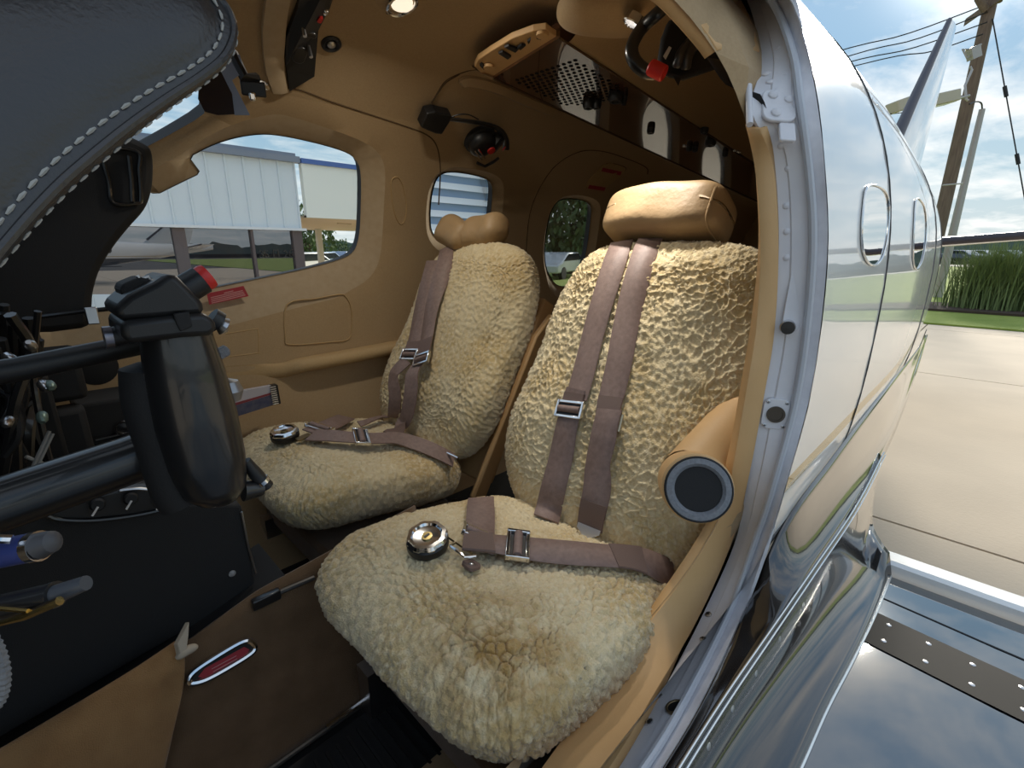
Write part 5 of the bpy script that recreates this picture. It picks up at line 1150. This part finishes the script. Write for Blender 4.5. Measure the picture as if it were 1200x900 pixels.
obj('side_knob', tube([aty(255, 377, YK), aty(263, 383, YK), aty(266, 383, YK)], [.004, .007, .004], 12), STL, yk); obj('side_collar', tube([aty(247, 372, YK), aty(257, 378, YK)], .008, 12), BLK, yk)
kn = thing_part('round_switch', yk, aty(125, 395, YK))
obj('stem', tube([aty(146, 392, YK), aty(131, 395, YK)], .0065, 12), BLK, kn); obj('cap', tube([aty(132, 395, YK), aty(122, 396, YK)], .0075, 16), M('dull_chrome', (.25, .24, .27), .3, .9), kn)
tt = [aty(246, 422, YK + .01), aty(270, 408, YK + .01)]
obj('toggle_paddle', prism([aty(247, 416, YK), aty(265, 405, YK), aty(270, 410, YK), aty(271, 416, YK), aty(252, 427, YK)], (0, .008, 0)), M('ribbed_grey', (.16, .16, .17), .45, bump=(400, .8, .002)), yk, smooth=False, bevel=.0015)
obj('ball_knob', lathe([(0, -.011), (.008, -.008), (.011, 0), (.008, .008), (0, .011)], aty(268, 458, YK + .02), (0, 0, 1), 20), M('grey_metal_knob', (.3, .3, .31), .35, .8), yk)
obj('lower_lever', tube([aty(288, 540, YK), aty(300, 556, YK), aty(314, 570, YK)], [.004, .0055, .005], 10), BLK, yk); obj('lever_tip', tube([aty(306, 562, YK - .003), aty(309, 565, YK - .003)], .0058, 10), CHR, yk)
obj('lower_foot', tube([aty(285, 575, YK), aty(308, 572, YK)], [.009, .006], 12), BLKG, yk)
Yc = .47
lab(obj('column', tube([aty(215, 515, Yc), aty(150, 540, Yc), aty(0, 592, Yc), aty(0, 592, Yc) + Vector((-.10, 0, 0))], .0195, 24), BLKG, yk, sharp=60), 'thick black control column')
obj('upper_tube', tube([aty(170, 402, Yc), aty(20, 433, Yc), aty(20, 433, Yc) + Vector((-.06, .0, -.004))], .0085, 16), BLK, yk)
# ------------------------------------------------------------------ black bundle of wiring and fittings under the panel
wr = thing('wiring_bundle', 'tangle of black cables and small metal fittings under the instrument panel', 'cables', tuple(aty(30, 520, .95)))
r_ = random.Random(4)
cab = []
for k in range(26):
    y = r_.uniform(.85, 1.05); u0, v0 = r_.uniform(-30, 55), r_.uniform(385, 440)
    pts = [np.array(aty(u0, v0 - 30, y)), np.array(aty(u0 + r_.uniform(-10, 25), v0 + r_.uniform(10, 40), y + .02)), np.array(aty(u0 + r_.uniform(-20, 30), v0 + r_.uniform(50, 80), y)), np.array(aty(u0 + r_.uniform(-30, 20), 545 + r_.uniform(-20, 15), y))]
    obj('cable', tube(spline(pts, 16), r_.uniform(.004, .009), 7), [BLKM, BLK, RUB, BLKG][k % 4], wr)
obj('block', box(aty(20, 500, 1.06), (.10, .06, .16)), BLKM, wr, bevel=.006); obj('block', box(aty(62, 520, 1.08), (.10, .05, .12)), BLKM, wr, bevel=.01); obj('block', box(aty(55, 440, 1.1), (.09, .05, .09)), BLKM, wr, bevel=.01)
for k in range(6):
    u, v = r_.uniform(0, 62), r_.uniform(395, 540); c = aty(u, v, .84); obj('fitting', lathe([(.004, 0), (.006, .003), (.006, .012), (.003, .016), (0, .016)], c, (r_.uniform(-1, 1), -1, r_.uniform(-1, 1)), 10), STL if k % 3 else M('green_metal', (.18, .25, .22), .4, .6), wr)
for a, b in (((38, 548), (58, 505)), ((42, 550), (62, 508)), ((30, 535), (62, 548)), ((8, 430), (24, 440))): obj('bright_wire', tube([aty(*a, .83), aty(*b, .84)], .0022, 6), M('grey_wire', (.25, .25, .24), .5), wr)
lab(obj('flange_tube', tube(spline([np.array(aty(u, v, 1.12)) for u, v in ((80, 476), (88, 492), (94, 510), (97, 530))], 14), .013, 12), M('dusty_grey', (.17, .18, .18), .6), wr), 'bent grey tube'); obj('tube_foot', box(aty(80, 530, 1.1), (.07, .05, .03)), M('dusty_grey', (.17, .18, .18), .6), wr, bevel=.004)
# copilot side console with two bright switches
sc_ = thing('side_console', 'black equipment box with two chrome-rimmed switches beyond the yoke', 'console', tuple(aty(150, 520, 1.27)))
obj('case', prism([aty(84, 476, 1.20), aty(160, 464, 1.20), aty(215, 460, 1.20), aty(230, 520, 1.20), aty(100, 530, 1.20)], (0, .12, 0)), BLKM, sc_, smooth=False, bevel=.006)
for u in (145, 161):
    c = aty(u, 501, 1.195); o2 = obj('switch_rim', tube([c + Vector((.013 * math.cos(q), -.004, .013 * math.sin(q))) for q in np.linspace(0, 6.283, 16, endpoint=False)], .0028, 6, closed=True), CHR, sc_); obj('switch_face', lathe([(.012, 0), (0, .003)], c, (0, -1, 0), 16), BLK, sc_)
for k in range(3): obj('ridge', tube([aty(112, 520 - k * 4, 1.194), aty(170, 506 - k * 4, 1.194)], .0018, 6), STL if k == 1 else BLKG, sc_)
kd = tag(obj('vent_recess', lathe([(.0, .002), (.036, .002), (.040, 0)], wall(112, 430)[0] + wall(112, 430)[1] * .002, wall(112, 430)[1], 28), BLKM), 'dark round recess in the tan side wall beyond the yoke', 'recess')
# spiral-bound booklet standing in the side pocket
bkq = [aty(262, 462, 1.26), aty(318, 452, 1.26), aty(322, 474, 1.26), aty(262, 493, 1.26)]
bo = thing('booklet', 'spiral-bound booklet with a pale and blue cover beside the further seat', 'book', tuple(bkq[3]))
obj('cover', prism(bkq, (0, .014, 0)), M('cover_white', (.50, .48, .52), .4), bo, smooth=False)
mid = lambda a, b, t: a.lerp(b, t)
obj('cover_print', prism([mid(bkq[0], bkq[3], .55) - Vector((0, .001, 0)), mid(bkq[1], bkq[2], .45) - Vector((0, .001, 0)), bkq[2] - Vector((0, .001, 0)), bkq[3] - Vector((0, .001, 0))], (0, .0005, 0)), M('cover_blue', (.045, .055, .12), .35, var=((.12, .12, .16), 60, 3)), bo, smooth=False)
obj('cover_band', prism([mid(bkq[0], bkq[3], .45) - Vector((0, .001, 0)), mid(bkq[1], bkq[2], .34) - Vector((0, .001, 0)), mid(bkq[1], bkq[2], .44) - Vector((0, .001, 0)), mid(bkq[0], bkq[3], .55) - Vector((0, .001, 0))], (0, .0005, 0)), M('cover_red', (.25, .04, .05), .4), bo, smooth=False)
obj('binding', prism([bkq[1] + Vector((-.004, -.004, 0)), bkq[1] + Vector((.014, -.004, 0)), bkq[2] + Vector((.014, -.004, 0)), bkq[2] + Vector((-.004, -.004, 0))], (0, .022, 0)), BLK, bo, smooth=False)
for k in range(9): obj('coil', tube([mid(bkq[1], bkq[2], (k + .5) / 9) + Vector((d, -.006, 0)) for d in (-.006, .008)], .0014, 5), STL, bo)
# ------------------------------------------------------------------ centre pedestal and tunnel
pd = thing('centre_pedestal', 'black centre pedestal side with a low row of small levers', 'pedestal', (0, .75, FL))
YP = .73
pp = [(-60, 600), (60, 590), (150, 588), (283, 592), (290, 625), (300, 690), (262, 716), (215, 741), (100, 808), (-60, 900)]
lab(obj('side_panel', prism([aty(u, v, YP) for u, v in pp], (0, .10, 0)), M('black_felt_panel', (.014, .014, .015), .8, bump=(700, .5, .001)), pd, smooth=False, bevel=.004), 'plain black pedestal side')
obj('lever_tray', prism([aty(u, v, YP - .006) for u, v in ((52, 603), (90, 585), (150, 573), (205, 570), (204, 595), (150, 605), (100, 610), (65, 609))], (0, .02, 0)), BLK, pd, smooth=False, bevel=.003)
obj('tray_lip', tube(spline([np.array(aty(u, v, YP - .008)) for u, v in ((55, 604), (70, 609), (110, 610), (160, 604), (205, 594))], 24), .0028, 8), BLKG, pd)
obj('tray_lip', tube(spline([np.array(aty(u, v, YP - .008)) for u, v in ((140, 575), (165, 573), (200, 578))], 24), .0022, 8), STL, pd)
for u, v in ((114, 591), (153, 584), (188, 585)):
    c = aty(u, v, YP - .010); lv = obj('lever_knob', lathe([(.006, 0), (.008, .003), (.006, .008), (0, .008)], c, (0, -1, .2), 14), BLKM, pd); obj('pointer', tube([c + Vector((0, -.008, 0)), c + Vector((-.007, -.009, -.009))], .0013, 6), WHT, lv)
obj('edge_trim', tube([aty(283, 600, YP - .004), aty(291, 640, YP - .004), aty(300, 672, YP - .004)], .0018, 6), STL, pd)
obj('corner_rivet', dome(aty(272, 672, YP - .001), (0, -1, 0), .005, .003), M('pale_rivet', (.3, .3, .3), .4), pd)
# carpeted tunnel side, sloping out to the floor
T0 = [aty(u, v, .70) for u, v in ((-60, 880), (215, 730), (300, 692), (372, 672), (470, 610))]; zt = T0[2].z
def tun(x, t): y0_, z0_ = .70, -.492 - .3 * max(0, .16 - x) + .1 * max(0, x - .16); y1_, z1_ = .615, FL + .004; return Vector((x, y0_ + (y1_ - y0_) * t, z0_ + (z1_ - z0_) * t))
rows = [[tun(x, t) + Vector((0, 0, .0)) for x in np.linspace(-.35, .44, 40)] for t in np.linspace(0, 1, 14)]
struct(obj('trim_20', grid(rows), CARPET, solid=.006))
struct(obj('trim_21', [[tun(x, t) for x in (-.35, .20) for t in (0, 1)] + [tun(x, t) + Vector((0, .12, 0)) for x in (-.35, .20) for t in (0, 1)], [(0, 2, 6, 4), (1, 3, 7, 5)]], BLKM, smooth=False))
def tpx(u, v, h=0.):     # the tunnel side under a pixel, lifted by h
    q = ray(u, v); a = tun(.16, 0); b = tun(.16, 1); n = Vector((1, 0, 0)).cross(b - a).normalized(); n = n if n.y < 0 else -n
    t = (a + n * h).dot(n) / Vector(q).dot(n); return V(q * t), n
pq = [(223, 799), (231, 784), (250, 771), (287, 751), (296, 753), (298, 760), (290, 770), (262, 785), (235, 799)]
plq = thing('floor_placard', 'red printed placard in a chrome frame on the brown carpet', 'placard', tuple(tpx(260, 775)[0]))
o_ = spline([np.array(tpx(u, v, .004)[0]) for u, v in ((222, 800), (226, 789), (250, 772), (285, 752), (297, 755), (296, 764), (270, 781), (240, 797))], 48, True)
obj('chrome_frame', tube(o_, .0042, 8, closed=True), CHR, plq)
for e in ((225, 797, 219, 800), (296, 757, 300, 757)): obj('frame_tab', tube([tpx(e[0], e[1], .004)[0], tpx(e[2], e[3], .004)[0]], [.004, .003], 8), CHR, plq)
c0 = tpx(260, 776, .002)[0]
obj('recess', prism([Vector(p) for p in o_], tpx(260, 776)[1] * -.002), BLK, plq, smooth=False)
obj('red_plate', prism([tpx(u, v, .0035)[0] for u, v in ((232, 793), (240, 783), (286, 758), (292, 761), (288, 768), (240, 795))], tpx(260, 776)[1] * .001), REDP, plq, smooth=False)
for k in range(3): obj('print_line', tube([tpx(248 + k * 1.5, 784 + k * 3.4, .0050)[0], tpx(277 + k * 1.0, 768.5 + k * 3.4, .0050)[0]], .0006, 4), PINK, plq)
# loose suede flap with a curled corner
fl = thing('suede_flap', 'loose tan suede carpet flap with a curled pale corner in the near footwell', 'carpet', tuple(tpx(120, 850)[0]))
fpx = [[(-80, 925), (60, 842), (150, 788), (205, 752)], [(-60, 945), (80, 868), (165, 815), (216, 768)], [(-30, 980), (110, 905), (180, 850), (214, 808)], [(20, 1030), (140, 960), (185, 905), (198, 872)], [(60, 1060), (160, 1000), (180, 950), (186, 912)]]
hts = [.012, .024, .030, .026, .010]
rr = [spline([np.array(tpx(u, v, h)[0]) for u, v in r], 24) for r, h in zip(fpx, hts)]; rr = list(map(list, zip(*[spline([np.array(r[i]) for r in rr], 20) for i in range(24)])))
obj('suede', grid(rr), SUEDE, fl, solid=.005)
PALE = M('flap_underside', (.50, .42, .32), .8)
lab(obj('curled_corner', prism([tpx(u, v, .03)[0] for u, v in ((203, 755), (211, 740), (217, 729), (216, 745), (213, 768), (207, 772))], Vector((.004, -.006, .002))), PALE, fl, smooth=False, bevel=.001), 'pale curled corner of the flap')
obj('curled_lip', tube(spline([np.array(tpx(u, v, .032)[0]) for u, v in ((206, 772), (214, 766), (224, 760), (232, 758))], 12), [.002, .004, .005, .0055, .006, .006, .006, .006, .0055, .005, .004, .002], 10), PALE, fl)
# sill strips and the rubber mat
ms = thing('rubber_mat', 'ribbed black rubber mat on the floor before the nearest seat', 'mat', (.15, .42, FL))
obj('mat', box((.12, .42, FL + .004), (.9, .36, .008)), BLKM, ms, smooth=False, bevel=.002)
for k in range(16): obj('rib', box((.10 + k * .017, .50, FL + .0095), (.004, .16, .003)), BLK, ms, smooth=False)
ss = thing('sill_strip', 'dull chrome strip along the foot of the carpeted tunnel', 'strip', tuple(tun(.2, 1)))
obj('strip', tube([tun(-.3, .985) + Vector((0, -.006, .006)), tun(.34, .985) + Vector((0, -.006, .006))], .004, 8), M('dull_strip', (.10, .095, .09), .5, .6), ss)
obj('bright_end', tube([tun(.20, .97) + Vector((0, -.008, .008)), tun(.42, .97) + Vector((0, -.008, .008))], .0042, 8), CHR, ss)
obj('bright_end', tube([tun(.26, .93) + Vector((0, -.010, .006)), tun(.46, .94) + Vector((0, -.010, .008))], .0032, 8), STL, ss)
s2 = thing('upper_strip', 'thin dark strip along the top edge of the carpeted tunnel', 'strip', tuple(tun(.2, 0)))
obj('strip', tube([tpx(296, 712, .006)[0], tpx(330, 693, .006)[0], tpx(368, 677, .006)[0]], .004, 8), M('dull_strip', (.10, .095, .09), .5, .6), s2); obj('bracket', box(tpx(312, 702, .008)[0], (.04, .012, .016)), BLKG, s2, bevel=.002)
# ------------------------------------------------------------------ port armrest with the round air outlet
ar = thing('port_armrest', 'tan armrest by the doorway with a black-ringed round air outlet', 'armrest', tuple(aty(830, 560, .23)))
ca = aty(818, 573, .212); ax = Vector((-.80, -.46, .34)).normalized(); xx, yy_, aa_ = axes(ax)
lab(obj('outlet_ring', lathe([(.037, -.004), (.0385, .002), (.037, .006), (.031, .0065), (.0275, .003), (.0265, -.085), (0, -.085)], ca, ax, 44), M('speckled_grey_ring', (.16, .17, .19), .55, bump=(500, .6, .001), var=((.22, .23, .25), 300, 3)), ar), 'round grey ring'); obj('outlet_edge', tube([ca + ax * .0035 + (xx * math.cos(q) + yy_ * math.sin(q)) * .0385 for q in np.linspace(0, 6.283, 44, endpoint=False)], .0016, 6, closed=True), BLK, ar)
obj('outlet_bore', lathe([(.0272, .002), (.0260, -.084), (0, -.084)], ca, ax, 30), BLKM, ar)
obj('arm_end', lathe([(.0385, -.004), (.0425, -.007), (.0435, -.03), (.043, -.09), (.03, -.10)], ca, ax, 36), TANL, ar)
rows = []
for t in np.linspace(0, 1, 14):
    c = Vector(ca - ax * .085).lerp(Vector((.92, .235, -.20)), t); rows.append([c + Vector((0, .045 * math.cos(q), .045 * math.sin(q))) for q in np.linspace(0, 6.283, 20, endpoint=False)])
obj('arm_pad', grid(rows, True), TANL, ar)
# ------------------------------------------------------------------ things in the door pocket at the picture's left edge
PD = .17
pk = thing('door_pocket', 'black pocket edge holding pens at the left edge of the picture', 'pocket', tuple(atd(-70, 700, PD)))
obj('pocket_wall', box(atd(-80, 690, PD), (.006, .03, .06), axes(V(RT))[::-1] if False else (V(RT), V(FW), V(UP))), BLKL, pk, bevel=.002)
p1 = thing('pen', 'blue ballpoint pen with a grey tip pointing into the cockpit', 'pen', tuple(atd(0, 648, PD)), 'pens in the door pocket')
lab(obj('barrel', tube([atd(-70, 662, PD), atd(40, 641, PD)], .0052, 20), M('pen_blue', (.03, .045, .17), .3, coat=.5), p1), 'blue barrel'); obj('ring', tube([atd(38, 641.4, PD), atd(47, 639.6, PD)], .0054, 20), CHR, p1)
obj('tip', tube([atd(47, 639.6, PD), atd(56, 636, PD), atd(62, 634.5, PD), atd(67, 633, PD)], [.0048, .0042, .0038, .0015], 16), M('pen_tip_grey', (.05, .05, .055), .5), p1); obj('clip', tube([atd(-40, 640, PD - .007), atd(-5, 631, PD - .008), atd(14, 632, PD - .006)], .0016, 8), CHR, p1)
p2 = thing('pen', 'slim black pen with a gold clip below the blue pen', 'pen', tuple(atd(0, 708, PD)), 'pens in the door pocket')
obj('barrel', tube([atd(-70, 728, PD), atd(64, 697, PD)], .0044, 18), BLKG, p2); obj('cap', tube([atd(64, 697, PD), atd(101, 683, PD)], [.0034, .0026], 16), M('grey_cap', (.06, .065, .075), .35), p2); obj('band', tube([atd(60, 698, PD), atd(66, 696.4, PD)], .0046, 18), BLKG, p2)
lab(obj('clip', tube([atd(-20, 736, PD - .004), atd(30, 722, PD - .006), atd(70, 704, PD - .006)], [.0008, .0014, .0016], 8), M('gold_clip', (.55, .40, .16), .25, 1.), p2), 'gold pocket clip'); obj('clip', tube([atd(-10, 712, PD - .006), atd(33, 716, PD - .007)], .0008, 6), M('gold_clip', (.55, .40, .16), .25, 1.), p2)
cn = tag(obj('braided_cord', tube(spline([np.array(atd(u, v, .19)) for u, v in ((-22, 735), (-8, 752), (1, 775), (3, 800), (-3, 822), (-18, 835))], 40), [.0022 + .0006 * (i % 2) for i in range(40)], 7), M('grey_cord', (.18, .18, .185), .9, bump=(300, 1, .002))), 'grey braided cord loop hanging below the pens', 'cord')
